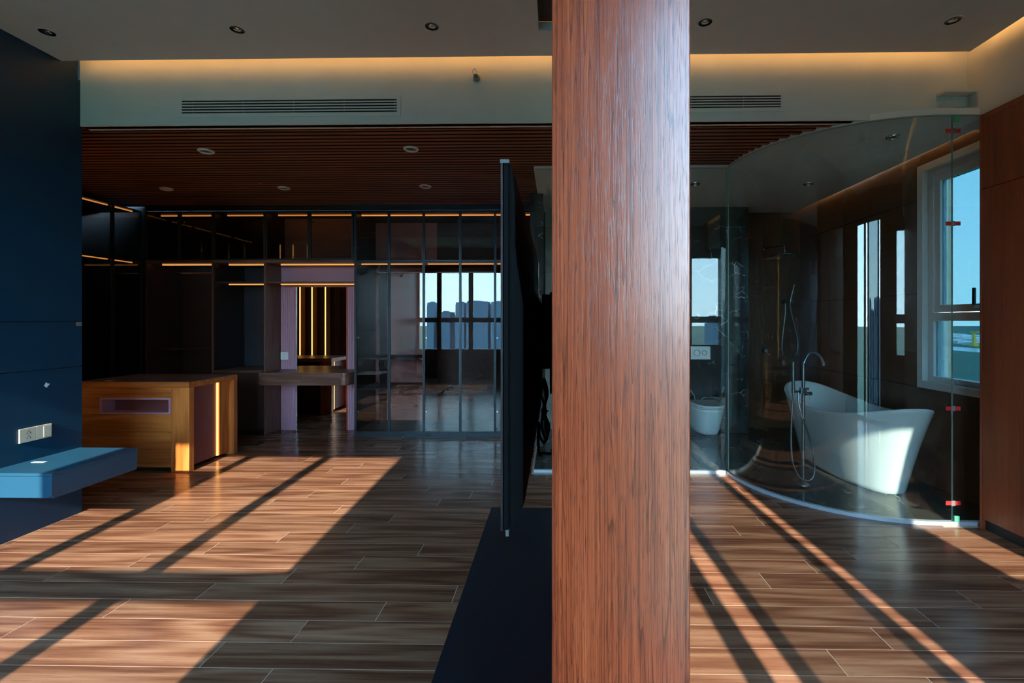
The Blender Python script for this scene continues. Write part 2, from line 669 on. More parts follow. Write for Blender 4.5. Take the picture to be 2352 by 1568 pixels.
# end joints seen in the photograph: (pixel u, v)
F_, PU, PV = 1100.0, 1255.0, 738.0


def floor_pt(u, v):
    a, b = (u - PU) / F_, -(v - PV) / F_
    c, s = math.cos(math.radians(1.06)), math.sin(math.radians(1.06))
    t = -1.4 / b
    return (a * c - s) * t, (a * s + c) * t


for (u, v) in [(1662, 1206), (1849, 1290), (1760, 1330), (1645, 1365), (2050, 1450), (1905, 1510), (2015, 1240), (2300, 1330), (2245, 1365), (2140, 1400),
               (405, 1185), (360, 1215), (50, 1435), (700, 1434), (490, 1500), (650, 1233), (500, 1256), (320, 1283), (675, 1317), (145, 1310),
               (485, 1347), (285, 1385), (725, 1127), (595, 1094), (900, 1190), (970, 1256), (830, 1285), (1175, 1180)]:
    x, y = floor_pt(u, v)
    joint[int(math.floor((y - y_start) / PW))] = x
full = None
rows = int(math.ceil((6.45 - y_start) / PW))
for r in range(-1, rows):
    ya, yb = y_start + r * PW + GAP / 2, y_start + (r + 1) * PW - GAP / 2
    ya = max(ya, YW)
    if yb - ya < 0.02:
        continue
    j = joint.get(r, random.uniform(0, PL))
    # planks stop at the navy wall, the back cabinets and the bathroom screen
    xl = -5.2 if ya > 3.45 else XL + 0.002
    if yb < GY - 0.02:
        xr = 2.90
        if yb > CYY - CR:
            xr = min(xr, screen_x(max(ya, CYY - CR + 0.001)) + 0.02)
    else:
        xr = BXL - 0.02
    if ya > 5.9:
        xl, xr = -3.62, -2.40
    x = j - math.ceil((j - xl) / PL) * PL
    while x < xr:
        xa, xb = max(x, xl), min(x + PL, xr)
        if xb - xa > 0.03:
            yy0, yy1 = ya, yb
            cut = abs((xb - xa) - PL) > 1e-4 or abs((yb - ya) - (PW - GAP)) > 1e-4
            if cut or full is None:
                o = box('plank', xa + GAP / 2, xb - GAP / 2, ya, yb, -0.0012, 0.0, 'plank_wood', floor)
                if not cut:
                    full = o
            else:
                o = full.copy()
                COL.objects.link(o)
                o.parent = floor
                o.location = Vector(((xa + xb) / 2, (ya + yb) / 2, -0.0006)) - WP['floor']
        x += PL

# bathroom floor: dark marble slabs inside the screen
bathfloor = st(prism('floor_bath', [(BXL, GY + 0.0)] + [(CX - CR * math.cos(a), CYY - CR * math.sin(a)) for a in [math.pi / 2 * i / 24 for i in range(25)]] + [(BXR, CYY - CR), (BXR, BYB), (BXL, BYB)], -0.02, 0.002, 'joint_grout_glint'))


def clip_poly(poly, x0, x1, y0, y1):
    for ax, lim, sgn in ((0, x0, 1), (0, x1, -1), (1, y0, 1), (1, y1, -1)):
        out = []
        for i in range(len(poly)):
            p, q = poly[i], poly[(i + 1) % len(poly)]
            ip, iq = sgn * (p[ax] - lim) >= 0, sgn * (q[ax] - lim) >= 0
            if ip:
                out.append(p)
            if ip != iq:
                tt = (lim - p[ax]) / (q[ax] - p[ax])
                out.append((p[0] + (q[0] - p[0]) * tt, p[1] + (q[1] - p[1]) * tt))
        poly = out
        if not poly:
            return []
    return poly


inner = [(BXL, GY)] + [(CX - CR * math.cos(a), CYY - CR * math.sin(a)) for a in [math.pi / 2 * i / 40 for i in range(41)]] + [(BXR, CYY - CR), (BXR, BYB), (BXL, BYB)]
for i, x0 in enumerate([BXL, 0.6, 1.4, 2.2, 3.0]):
    for j, y0 in enumerate([3.3, 4.45, 5.25, 6.05]):
        x1 = [0.6, 1.4, 2.2, 3.0, 3.3][i]
        y1 = [4.45, 5.25, 6.05, 6.6][j]
        pl = clip_poly(inner, x0 + 0.001, x1 - 0.001, y0 + 0.001, y1 - 0.001)
        if len(pl) > 2:
            prism('marble_slab', pl, 0.002, 0.008, 'black_marble_floor', bathfloor)

# ================================================================== left navy wall of panels
wl = st(box('wall_left', XL - 0.13, XL - 0.012, YW - 0.15, 3.445, 0, 3.45, 'carcass_black'))
for z0, z1 in ((0.0, 1.070), (1.074, 1.398), (1.402, 3.165)):
    box('wall_panel', XL - 0.012, XL, YW, 3.46, z0, z1, 'navy_panel', wl, bev=0.0015)
box('end_panel', XL - 0.13, XL - 0.012, 3.446, 3.46, 0, 3.165, 'navy_panel', wl)
box('top_rail', XL - 0.012, XL - 0.006, YW, 3.42, 3.165, 3.45, 'navy_panel', wl)

# wall that closes the dressing area behind the navy wall (seen in the mirror)
wdress = st(box('wall_dressing', -5.75, XL - 0.131, 3.33, 3.445, 0, 3.45, 'carcass_dark'))
wbk = st(box('wall_back', -5.75, BXL - 0.10, 6.48, 6.6, 0, 3.0, 'carcass_black'))
wsd = st(box('wall_side', -5.75, -5.62, 3.446, 6.48, 0, 3.0, 'carcass_black'))

# ================================================================== right wall and bulkhead
wr = st(box('wall_right', 3.28, 3.42, YW - 0.15, 3.34, 0, 3.45, 'white_paint'))
trim1 = st(box('trim_1', XR, 3.279, YW, YF + 0.10, 2.795, 3.45, 'white_paint'))

# white fascia with the air grilles
fas = st(boxes('wall_fascia', [(XL - 0.002, XR - 0.001, YF, YF + 0.10, ZS, 3.45)], 'white_paint'))

# ceiling slab with a lowered board, coves along the fascia and the right wall, slot beside the column
slab = st(box('ceiling_slab', -5.75, 3.45, YW - 0.2, 6.7, 3.46, 3.58, 'white_paint'))
CE_Y, CE_X = 3.31, 2.82
SX0, SX1, SY1 = -0.105, 0.42, 3.02
ceil = st(boxes('ceiling', [(XL + 0.001, SX0, YW, CE_Y, ZC, ZC + 0.055), (SX1, CE_X, YW, CE_Y, ZC, ZC + 0.055), (SX0, SX1, SY1, CE_Y, ZC, ZC + 0.055)], 'ceiling_paint'))
boxes('slot_lining', [(SX0, SX1, YW, SY1, ZC + 0.056, ZC + 0.066)], 'carcass_dark', ceil)
box('cove_strip', XL + 0.03, CE_X - 0.04, CE_Y - 0.024, CE_Y - 0.012, ZC + 0.0555, ZC + 0.070, 'led_cove', ceil)
box('cove_strip', CE_X - 0.024, CE_X - 0.012, YW + 0.05, CE_Y - 0.03, ZC + 0.0555, ZC + 0.070, 'led_cove', ceil)

# ================================================================== window wall behind the camera
HEAD = 2.67
openings = [(-3.478, -1.32, 0.655, HEAD), (0.40, 1.79, 0.0, 2.85), (2.59, 3.20, 0.90, HEAD)]
ww_parts = []
xs = XL - 0.15
for (a, b, z0, z1) in openings:
    ww_parts.append((xs, a, YW - 0.16, YW, 0, 3.45))
    if z0 > 0:
        ww_parts.append((a, b, YW - 0.16, YW, 0, z0))
    ww_parts.append((a, b, YW - 0.16, YW, z1, 3.45))
    xs = b
ww_parts.append((xs, 3.42, YW - 0.16, YW, 0, 3.45))
ww = st(boxes('wall_window', ww_parts, 'brown_paint'))
FY0, FY1 = YW - 0.10, YW - 0.04


def wframe(w, a, b, z0, z1, verts, trans, mat, glass, th=0.05):
    boxes('window_frame', [(a, a + th, FY0, FY1, z0, z1), (b - th, b, FY0, FY1, z0, z1), (a + th, b - th, FY0, FY1, z1 - 0.05, z1), (a + th, b - th, FY0, FY1, z0, z0 + 0.05)], mat, w)
    for (m0, m1) in verts:
        box('mullion', m0, m1, FY0, FY1, z0 + 0.05, z1 - 0.05, mat, w)
    edges = [a + th] + [v for p in verts for v in p] + [b - th]
    zz = [z0 + 0.05] + list(trans or ()) + [z1 - 0.05]
    for i in range(0, len(edges), 2):
        if trans:
            box('transom', edges[i], edges[i + 1], FY0, FY1, trans[0], trans[1], mat, w)
        for j in range(0, len(zz), 2):
            g = glass[i // 2] if isinstance(glass, (list, tuple)) else glass
            if g:
                box('pane', edges[i], edges[i + 1], YW - 0.073, YW - 0.067, zz[j], zz[j + 1], g, w)


w1 = st(thing('window_1', (-2.4, YW - 0.07, 0.655), None, None))
wframe(w1, -3.478, -1.32, 0.655, HEAD, [(-2.98, -2.87), (-2.18, -2.07)], (1.375, 1.495), 'window_frame_dark', 'clear_pane')
w2 = st(thing('window_2', (1.1, YW - 0.07, 0.0), None, None))
wframe(w2, 0.40, 1.79, 0.0, 2.85, [(0.84, 0.95), (1.05, 1.13), (1.62, 1.70)], None, 'window_frame_dark', ['clear_pane', None, 'tinted_pane', None], th=0.03)
w3 = st(thing('window_3', (2.9, YW - 0.07, 0.9), None, None))
wframe(w3, 2.59, 3.20, 0.90, HEAD, [], (1.375, 1.495), 'window_frame_dark', 'grey_pane', th=0.045)

# ================================================================== slatted ceiling over dressing area
slatc = st(prism('ceiling_slatted', [(-5.62, YF + 0.10), (screen_x(YF + 0.10) - 0.0, YF + 0.10)] + [(screen_x(y), y) for y in [3.6, 3.7, 3.8, 3.9, 4.0, 4.1, 4.2, 4.3, 4.4]] + [(CX - CR, GY), (BXL, GY), (BXL, 6.0), (-5.62, 6.0)], ZS + 0.045, ZS + 0.06, 'dark_slot'))
SP = 0.070
y = YF + 0.012
while y < 5.845:
    y1 = y + 0.042
    xe = screen_x(y1) if y1 < GY else BXL - 0.002
    if y1 < GY:
        xe = min(xe, screen_x(max(y, YF)) if y > CYY else screen_x(y1))
    mesh_obj('slat', boxv(-5.60, xe, y, y1, ZS, ZS + 0.044), BOXF, None, slatc, mats=['slat_wood', 'dark_slot'], fmat=[0, 1, 1, 1, 1, 1])
    y += SP

# bathroom ceiling, cove edge on the outer wall
bc = st(prism('ceiling_bath', [(BXL, GY)] + [(CX - CR * math.cos(a), CYY - CR * math.sin(a)) for a in [math.pi / 2 * i / 32 for i in range(33)]] + [(3.12, CYY - CR), (3.12, BYB - 0.005), (BXL, BYB - 0.005)], ZS - 0.005, ZS + 0.04, 'bath_ceiling_paint'))
box('cove_strip', 3.05, 3.065, 3.42, BYB - 0.05, ZS + 0.041, ZS + 0.055, 'led_bath_cove', bc)
box('cove_lid', 2.7, 3.40, 3.37, 6.6, ZS + 0.16, ZS + 0.18, 'white_paint', bc)

# ================================================================== bathroom walls
# outer wall with its window
WY0, WY1, WZ0, WZ1 = 3.36, 4.262, 0.84, 2.742
wbr = st(boxes('wall_bath_outer', [(BXR + 0.012, 3.42, WY1, BYB + 0.2, 0, 3.0), (BXR + 0.012, 3.42, 3.345, WY1, 0, WZ0), (BXR + 0.012, 3.42, 3.345, WY1, WZ1, 3.0)], 'carcass_black'))
for (y0, y1) in ((4.264, 4.95), (4.952, 5.64), (5.642, 6.33)):
    for (z0, z1) in ((0.0, 0.82), (0.822, 1.64), (1.642, 2.46), (2.462, 2.99)):
        box('stone_panel', BXR, BXR + 0.012, y0, y1, z0 + 0.009, z1, 'brown_stone', wbr)
for (y0, y1) in ((3.345, 3.80), (3.802, 4.262)):
    box('stone_panel', BXR, BXR + 0.012, y0, y1, 0.009, WZ0 - 0.002, 'brown_stone', wbr)
    box('stone_panel', BXR, BXR + 0.012, y0, y1, WZ1 + 0.002, 2.99, 'brown_stone', wbr)
# shower wall
wsh = st(box('wall_shower', 2.36, 3.40, BYB + 0.012, BYB + 0.1, 0, 3.0, 'carcass_black'))
for (x0, x1) in ((2.40, 2.72), (2.722, 3.20)):
    for (z0, z1) in ((0.009, 0.62), (0.622, 1.24), (1.242, 1.86), (1.862, 2.48), (2.482, 2.99)):
        box('stone_panel', x0, x1, BYB, BYB + 0.012, z0, z1, 'brown_stone', wsh)
# marble wall behind the toilet with its end pilaster
wto = st(box('wall_toilet', 1.15, 2.36, 6.012, BYB + 0.1, 0, 3.0, 'carcass_black'))
for (x0, x1) in ((1.15, 1.62), (1.622, 2.16), (2.162, 2.36)):
    for (z0, z1) in ((0.009, 1.35), (1.352, 2.82)):
        box('marble_panel', x0, x1, 6.0, 6.012, z0, z1, 'black_marble', wto)
box('marble_return', 2.36, 2.40, 6.0, BYB, 0.009, 2.82, 'black_marble', wto)
# far-left bathroom wall: beige tiles and a black marble pier
wbl = st(box('wall_bath_back', BXL - 0.1, 1.15, 6.24, 6.4, 0, 3.0, 'carcass_black'))
for i in range(5):
    for j in range(10):
        box('wall_tile', -0.13 + i * 0.256, -0.13 + i * 0.256 + 0.253, 6.228, 6.24, 0.009 + j * 0.29, 0.009 + j * 0.29 + 0.287, 'beige_stone', wbl)
wpier = st(box('wall_pier', BXL - 0.08, BXL + 0.055, 5.332, 6.227, 0.009, ZS - 0.006, 'carcass_black'))
for j in range(5):
    box('marble_panel', BXL + 0.001, BXL + 0.067, 5.32, 5.332, 0.009 + j * 0.563, 0.009 + j * 0.563 + 0.561, 'black_marble', wpier)

# ================================================================== bathroom window
w4 = st(thing('window_4', (BXR + 0.1, 3.85, WZ0), None, None))


def yz_frame(name, y0, y1, z0, z1, x0, x1, t_, mat, parent, bev=0.004):
    bm = bmesh.new()
    for b in ((y0, y0 + t_, z0, z1), (y1 - t_, y1, z0, z1), (y0 + t_, y1 - t_, z1 - t_, z1), (y0 + t_, y1 - t_, z0, z0 + t_)):
        bv = [bm.verts.new(v) for v in boxv(x0, x1, *b)]
        for f in BOXF:
            bm.faces.new([bv[i] for i in f])
    return from_bm(name, bm, mat, parent)


yz_frame('casing', WY0 - 0.02, WY1 + 0.015, WZ0 - 0.015, WZ1 + 0.015, BXR - 0.015, BXR + 0.03, 0.06, 'window_frame', w4)
yz_frame('reveal', WY0, WY1, WZ0, WZ1, BXR + 0.03, 3.42, 0.03, 'window_frame', w4)
yz_frame('window_frame', WY0 + 0.03, WY1 - 0.03, WZ0 + 0.03, WZ1 - 0.03, BXR + 0.045, BXR + 0.115, 0.06, 'window_frame', w4)
box('transom', BXR + 0.04, BXR + 0.12, WY0 + 0.09, WY1 - 0.09, 1.405, 1.475, 'window_frame', w4)
sash = yz_frame('sash', WY0 + 0.095, WY1 - 0.095, 1.478, WZ1 - 0.092, BXR + 0.05, BXR + 0.105, 0.06, 'window_frame', w4)
box('pane', BXR + 0.072, BXR + 0.078, WY0 + 0.155, WY1 - 0.155, 1.538, WZ1 - 0.152, 'sky_dimming_pane', sash)
box('pane', BXR + 0.072, BXR + 0.078, WY0 + 0.09, WY1 - 0.09, WZ0 + 0.09, 1.405, 'sky_dimming_pane', w4)
hd = box('handle', BXR + 0.012, BXR + 0.032, 3.735, 3.757, 1.53, 1.66, 'gunmetal', w4, bev=0.004)
box('handle_base', BXR + 0.032, BXR + 0.05, 3.66, 3.76, 1.505, 1.535, 'aluminium', hd)

# ================================================================== curved shower screen
GZ0, GZ1 = 0.045, 2.815


def arc_strip(name, a0, a1, n, r0, r1, z0, z1, mats, parent, tail=None):
    """curved wall segment about the screen centre; angle 0 = left tangent, 90 = front tangent"""
    vs, fs, fm = [], [], []
    n0 = n
    if tail is not None:
        n = n + 1

    def pt(i, r, z):
        if i > n0:
            return (tail, CYY - r, z)
        a = math.radians(a0 + (a1 - a0) * i / n0)
        return (CX - r * math.cos(a), CYY - r * math.sin(a), z)

    def strip(f0, f1, m, flip):
        b = len(vs)
        for i in range(n + 1):
            vs.append(f0(i))
            vs.append(f1(i))
        for i in range(n):
            q = (b + 2 * i, b + 2 * i + 1, b + 2 * i + 3, b + 2 * i + 2)
            fs.append(q[::-1] if flip else q)
            fm.append(m)
    strip(lambda i: pt(i, r0, z0), lambda i: pt(i, r0, z1), 0, False)
    strip(lambda i: pt(i, r1, z0), lambda i: pt(i, r1, z1), 0, True)
    strip(lambda i: pt(i, r0, z1), lambda i: pt(i, r1, z1), 1, False)
    strip(lambda i: pt(i, r0, z0), lambda i: pt(i, r1, z0), 1, True)
    for i, fl in ((0, True), (n, False)):
        b = len(vs)
        vs.extend([pt(i, r0, z0), pt(i, r1, z0), pt(i, r1, z1), pt(i, r0, z1)])
        fs.append((b, b + 1, b + 2, b + 3)[::-1] if fl else (b, b + 1, b + 2, b + 3))
        fm.append(1)
    if len(mats) == 1:
        fm = [0] * len(fm)
    me = mesh_obj(name, vs, fs, None, parent, mats=mats, fmat=fm)
    for k, p in enumerate(me.data.polygons):
        p.use_smooth = k < 2 * n
    return me


def pane_box(name, x0, x1, y0, y1, z0, z1, parent, long='x', mats=('screen_glass', 'green_edge')):
    vs = boxv(x0, x1, y0, y1, z0, z1)
    big = (2, 4) if long == 'x' else (3, 5)
    return mesh_obj(name, vs, BOXF, None, parent, mats=list(mats), fmat=[0 if i in big else 1 for i in range(6)])


scr = thing('shower_screen', (CX - CR, CYY, 0.0), 'frameless curved clear glass screen around the white bathtub', 'glass screen')
arc_strip('curved_pane', 0.3, 90, 48, CR - 0.005, CR + 0.005, GZ0 - 0.02, GZ1, ['screen_glass', 'green_edge'], scr, tail=2.7305)
pane_box('end_pane', 2.7345, 3.17, CYY - CR - 0.005, CYY - CR + 0.005, GZ0 - 0.02, GZ1, scr)
arc_strip('bottom_track', 0, 90, 48, CR - 0.016, CR + 0.016, 0.0, 0.026, ['track_metal'], scr)
box('track_end', CX, 3.17, CYY - CR - 0.016, CYY - CR + 0.016, 0.0, 0.026, 'track_metal', scr)
for z, lab in ((2.71, 'topmost red tape strip on the glass joint beside the wardrobe'), (2.073, 'dark red tape strip on the glass joint in front of the window'),
               (0.802, 'red tape strip on the glass joint level with the bathtub rim'), (0.151, 'lowest red tape strip on the glass joint near the floor')):
    t = thing('tape_strip', (2.7325, CYY - CR - 0.008, z), lab, 'tape', 'red tape strips on the glass joint')
    box('tape', 2.685, 2.785, CYY - CR - 0.007, CYY - CR - 0.0055, z - 0.014, z + 0.014, 'red_tape', t)
    box('clear_patch', 2.722, 2.748, CYY - CR - 0.0085, CYY - CR - 0.0072, z - 0.018, z + 0.018, 'film', t, bev=0.0003)
box_g = [tag(box('glass_spacer', 2.737, 2.772, CYY - CR - 0.018, CYY - CR - 0.0055, z0, z1, 'green_block', bev=0.002), lab, 'spacer', 'green spacers on the glass joint')
         for z0, z1, lab in ((2.77, 2.805, 'green plastic spacer at the top of the glass joint'), (0.026, 0.066, 'green plastic spacer on the track under the glass joint'))]

gw = thing('glass_partition', (0.7, GY, 0), 'straight clear glass wall in front of the toilet', 'glass wall')
pane_box('pane', 0.86, CX - CR - 0.012, GY - 0.005, GY + 0.005, GZ0 - 0.02, GZ1, gw)
pane_box('pane', BXL + 0.01, 0.855, GY - 0.005, GY + 0.005, GZ0 - 0.02, GZ1, gw)
box('bottom_track', BXL, CX - CR - 0.02, GY - 0.016, GY + 0.016, 0, 0.026, 'track_metal', gw)

# ================================================================== exterior
plain('ground_green', (0.045, 0.13, 0.085), 0.9, nscale=0.006, nvar=0.5)
plain('river', (0.22, 0.42, 0.52), 0.25, nscale=0.002, nvar=0.1)
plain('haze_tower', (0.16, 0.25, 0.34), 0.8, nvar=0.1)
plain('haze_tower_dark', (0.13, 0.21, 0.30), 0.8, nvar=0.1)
plain('shed_white', (0.72, 0.76, 0.78), 0.6)
plain('crane_yellow', (0.75, 0.55, 0.12), 0.5)
ZG = -85.0
gr = st(mesh_obj('ground', [(-9000, -9000, ZG), (9000, -9000, ZG), (9000, 9000, ZG), (-9000, 9000, ZG)], [(0, 1, 2, 3)], 'ground_green'))
rv = tag(prism('river', [(1150, -900), (1220, 300), (1180, 1400), (1260, 2600), (1420, 2600), (1340, 1400), (1400, 300), (1340, -900)], ZG, ZG + 0.5, 'river'), 'pale blue river beyond the bathroom window', 'river')
rng = random.Random(3)
for i in range(14):
    x = 1480 + i * 62
    yy = x * (3.58 + 0.36 * ((i * 5) % 14) / 13) / 3.2
    L, W, Hh = rng.uniform(40, 90), rng.uniform(25, 45), rng.uniform(8, 18)
    t = thing('port_shed', (x, yy, ZG), 'small white shed on the far river bank outside the window', 'building', 'white sheds on the far bank')
    box('wall', x - W / 2, x + W / 2, yy - L / 2, yy + L / 2, ZG, ZG + Hh, 'shed_white', t)
    prism('roof', [(x - W / 2 - 1, ZG + Hh), (x + W / 2 + 1, ZG + Hh), (x, ZG + Hh + 5)], yy - L / 2 - 1, yy + L / 2 + 1, 'shed_white', t, axis='y')
t = thing('harbour_crane', (1445, 1760, ZG), 'yellow crane tower on the far river bank', 'crane')
cxr, cyr = 1445, 1445 * 3.72 / 3.2
t.location = (cxr, cyr, ZG)
WP[t.name] = Vector((cxr, cyr, ZG))
box('mast', cxr - 4, cxr + 4, cyr - 4, cyr + 4, ZG, ZG + 52, 'crane_yellow', t)
box('leg_frame', cxr - 9, cxr + 9, cyr - 9, cyr + 9, ZG, ZG + 14, 'crane_yellow', t)
box('jib', cxr - 3, cxr + 3, cyr - 16, cyr + 16, ZG + 48, ZG + 52, 'crane_yellow', t)
# cream column of the facade just outside the bathroom window
tag(box('facade_column', 3.45, 3.53, 4.31, 4.75, -3, 6, 'cream_render', bev=0.01), 'cream rendered facade column outside the bathroom window', 'column')
# hazy towers opposite the room, mirrored in the wardrobe glass
TOWERS = [(-0.262, 0.014, 0.040, 'narrow hazy tower mirrored in the wardrobe glass, leftmost of the row'), (-0.232, 0.022, 0.020, 'low hazy tower mirrored in the wardrobe glass between two taller ones'),
          (-0.200, 0.018, 0.040, 'hazy tower mirrored in the wardrobe glass left of the widest one'), (-0.164, 0.046, 0.042, 'widest hazy tower mirrored in the wardrobe glass'),
          (-0.120, 0.030, 0.041, 'hazy tower mirrored in the wardrobe glass nearest the television'), (0.335, 0.020, 0.010, 'hazy tower mirrored in the glass in front of the toilet')]
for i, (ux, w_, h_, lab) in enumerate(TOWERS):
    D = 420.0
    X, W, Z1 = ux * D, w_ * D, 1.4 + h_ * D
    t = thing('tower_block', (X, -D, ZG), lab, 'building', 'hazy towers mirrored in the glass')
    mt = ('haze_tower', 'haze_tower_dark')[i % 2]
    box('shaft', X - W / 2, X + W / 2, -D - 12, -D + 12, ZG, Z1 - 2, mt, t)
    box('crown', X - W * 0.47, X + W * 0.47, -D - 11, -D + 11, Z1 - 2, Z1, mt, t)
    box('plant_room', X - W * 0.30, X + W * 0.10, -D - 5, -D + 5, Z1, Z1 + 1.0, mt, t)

# ================================================================== wooden column in the foreground
PX0, PX1, PY0, PY1 = -0.0055, 0.2245, 0.80, 2.20
colm = thing('wood_column', (0.11, 1.50, 0), 'tall glossy reddish brown veneer column in the foreground', 'column')
box('core', PX0 + 0.012, PX1 - 0.012, PY0 + 0.012, PY1 - 0.012, 0, 3.30, 'carcass_dark', colm)
box('front_panel', PX0, PX1, PY0, PY0 + 0.012, 0, 3.30, 'column_veneer', colm, bev=0.002)
box('back_panel', PX0, PX1, PY1 - 0.012, PY1, 0, 3.30, 'wardrobe_veneer', colm, bev=0.002)
box('side_panel', PX0, PX0 + 0.012, PY0 + 0.0125, PY1 - 0.0125, 0, 3.30, 'wardrobe_veneer', colm)
box('side_panel', PX1 - 0.012, PX1, PY0 + 0.0125, PY1 - 0.0125, 0, 3.30, 'wardrobe_veneer', colm)

# ================================================================== television, mount, cables, console
TX = -0.105
tv = thing('television', (TX + 0.02, 1.53, 1.0), 'large black flat television seen edge-on beside the column', 'television')
box('screen', TX, TX + 0.004, 0.922, 2.148, 1.002, 1.706, 'black_gloss', tv)
box('bezel', TX + 0.0042, TX + 0.016, 0.92, 2.15, 0.998, 1.708, 'black_plastic', tv, bev=0.002)
box('edge_trim', TX + 0.0002, TX + 0.0040, 0.9185, 0.9212, 0.998, 1.708, 'aluminium', tv)
# back cover: thin rim, swelling to the middle and lower part
bm = bmesh.new()
ny, nz_ = 24, 18
grid = []
for j in range(nz_ + 1):
    row = []
    for i in range(ny + 1):
        a, b = i / ny, j / nz_
        yv, zv = 0.924 + 1.222 * a, 1.002 + 0.702 * b
        ed = min(a, 1 - a) * 8
        eb = b * 16
        et = (1 - b) * 9
        k = max(0, min(1, ed)) * 0 + min(1, max(0, min(eb, et)))
        k = math.sin(min(1, k) * math.pi / 2)
        ke = math.sin(min(1, max(0, ed * 3 + 0.75)) * math.pi / 2)
        th = 0.004 + 0.024 * k * ke * (1.0 if b < 0.62 else max(0.30, 1 - (b - 0.62) * 5))
        row.append(bm.verts.new((TX + 0.0165 + th, yv, zv)))
    grid.append(row)
base = [[bm.verts.new((TX + 0.0165, 0.924 + 1.222 * i / ny, 1.002 + 0.702 * j / nz_)) for i in (0, ny)] for j in (0, nz_)]
for j in range(nz_):
    for i in range(ny):
        bm.faces.new((grid[j][i], grid[j][i + 1], grid[j + 1][i + 1], grid[j + 1][i]))
bm.faces.new([grid[0][i] for i in range(ny, -1, -1)] + [base[0][0], base[0][1]])
bm.faces.new([grid[nz_][i] for i in range(ny + 1)] + [base[1][1], base[1][0]])
bm.faces.new([grid[j][0] for j in range(nz_ + 1)] + [base[1][0], base[0][0]])
bm.faces.new([grid[j][ny] for j in range(nz_, -1, -1)] + [base[0][1], base[1][1]])
from_bm('back_cover', bm, 'black_plastic', tv)
box('connector_box', TX + 0.0445, TX + 0.056, 1.28, 1.86, 1.12, 1.47, 'black_plastic', tv, bev=0.006, seg=2)
rag = [(2.08, 1.66), (2.146, 1.66), (2.146, 1.50), (2.12, 1.545), (2.105, 1.52), (2.09, 1.565), (2.06, 1.58), (2.03, 1.60)]
prism('torn_film', rag, TX + 0.031, TX + 0.0325, 'film', tv, axis='x')
prism('corner_wrap', [(0.9165, 1.704), (0.925, 1.7085), (0.945, 1.7085), (0.94, 1.7115), (0.925, 1.710), (0.9165, 1.711)], TX - 0.001, TX + 0.0165, 'film', tv, axis='x')
prism('corner_wrap', [(0.922, 0.9975), (0.945, 0.9975), (0.938, 0.990), (0.930, 0.993), (0.926, 0.984), (0.923, 0.992)], TX + 0.009, TX + 0.015, 'film', tv, axis='x')

mount = thing('wall_mount', (-0.03, 1.45, 1.2), 'black steel swivel wall mount between television and column', 'mount')
prism('wall_plate', [(1.36, 1.20), (1.42, 1.185), (1.50, 1.20), (1.50, 1.46), (1.47, 1.485), (1.39, 1.485), (1.36, 1.46)], PX0 - 0.010, PX0 - 0.0005, 'black_plastic', mount, axis='x')
box('arm', -0.046, -0.020, 1.40, 1.45, 1.29, 1.34, 'black_plastic', mount, bev=0.004)
box('arm', -0.046, -0.020, 1.40, 1.45, 1.39, 1.43, 'black_plastic', mount, bev=0.004)
box('head_plate', -0.0485, -0.044, 1.32, 1.80, 1.24, 1.46, 'black_plastic', mount, bev=0.002)
lathe('pivot', [(0.016, 0), (0.016, 0.22)], (-0.024, 1.43, 1.26), 'black_plastic', mount, n=16)

cab = thing('power_cable', (-0.03, 1.30, 1.0), 'bundled black power cable hanging behind the television', 'cable')
cx0, cy0 = -0.032, 1.40
tube('cable_loop', [(cx0, cy0, 1.235), (cx0 - 0.012, cy0 + 0.01, 1.19), (cx0 + 0.004, cy0, 1.14), (cx0 - 0.014, cy0 - 0.02, 1.085), (cx0 + 0.0, cy0 - 0.02, 1.05), (cx0 + 0.014, cy0, 1.09), (cx0 + 0.000, cy0, 1.14), (cx0 + 0.010, cy0, 1.19), (cx0 + 0.001, cy0 - 0.01, 1.232)], 0.0035, 'black_rubber', cab, n=8)
tube('cable_loop', [(cx0 - 0.004, cy0 - 0.012, 1.225), (cx0 + 0.006, cy0 - 0.02, 1.18), (cx0 - 0.003, cy0 - 0.012, 1.14), (cx0 - 0.006, cy0 - 0.03, 1.095), (cx0 + 0.008, cy0 - 0.03, 1.062), (cx0 + 0.006, cy0 - 0.02, 1.10), (cx0 - 0.001, cy0 - 0.01, 1.142)], 0.0035, 'black_rubber', cab, n=8)
tube('cable_tie', [(cx0 - 0.008, cy0 - 0.016, 1.146), (cx0 + 0.009, cy0 - 0.016, 1.138)], 0.006, 'black_rubber', cab, n=8, sub=1)
tube('cord', [(TX + 0.061, 1.27, 1.135), (TX + 0.060, 1.27, 1.08), (TX + 0.062, 1.275, 1.045), (cx0 - 0.006, 1.33, 1.035), (-0.014, 1.37, 1.022), (-0.0095, 1.42, 1.02)], 0.0035, 'black_rubber', cab, n=8)

con = thing('television_console', (-0.1, 1.6, 0), 'long low dark navy console on the floor under the television', 'console')
box('top', -0.362, -0.0085, 0.20, 2.699, 0.33, 0.35, 'navy_console', con, bev=0.002)
box('body', -0.350, -0.02, 0.22, 2.685, 0.06, 0.3295, 'navy_console', con, bev=0.002)
box('plinth', -0.32, -0.04, 0.25, 2.65, 0.0, 0.0595, 'carcass_black', con)
for i in range(3):
    box('drawer_front', -0.3605, -0.3505, 0.23 + i * 0.82, 0.23 + i * 0.82 + 0.815, 0.075, 0.325, 'navy_console', con, bev=0.001)

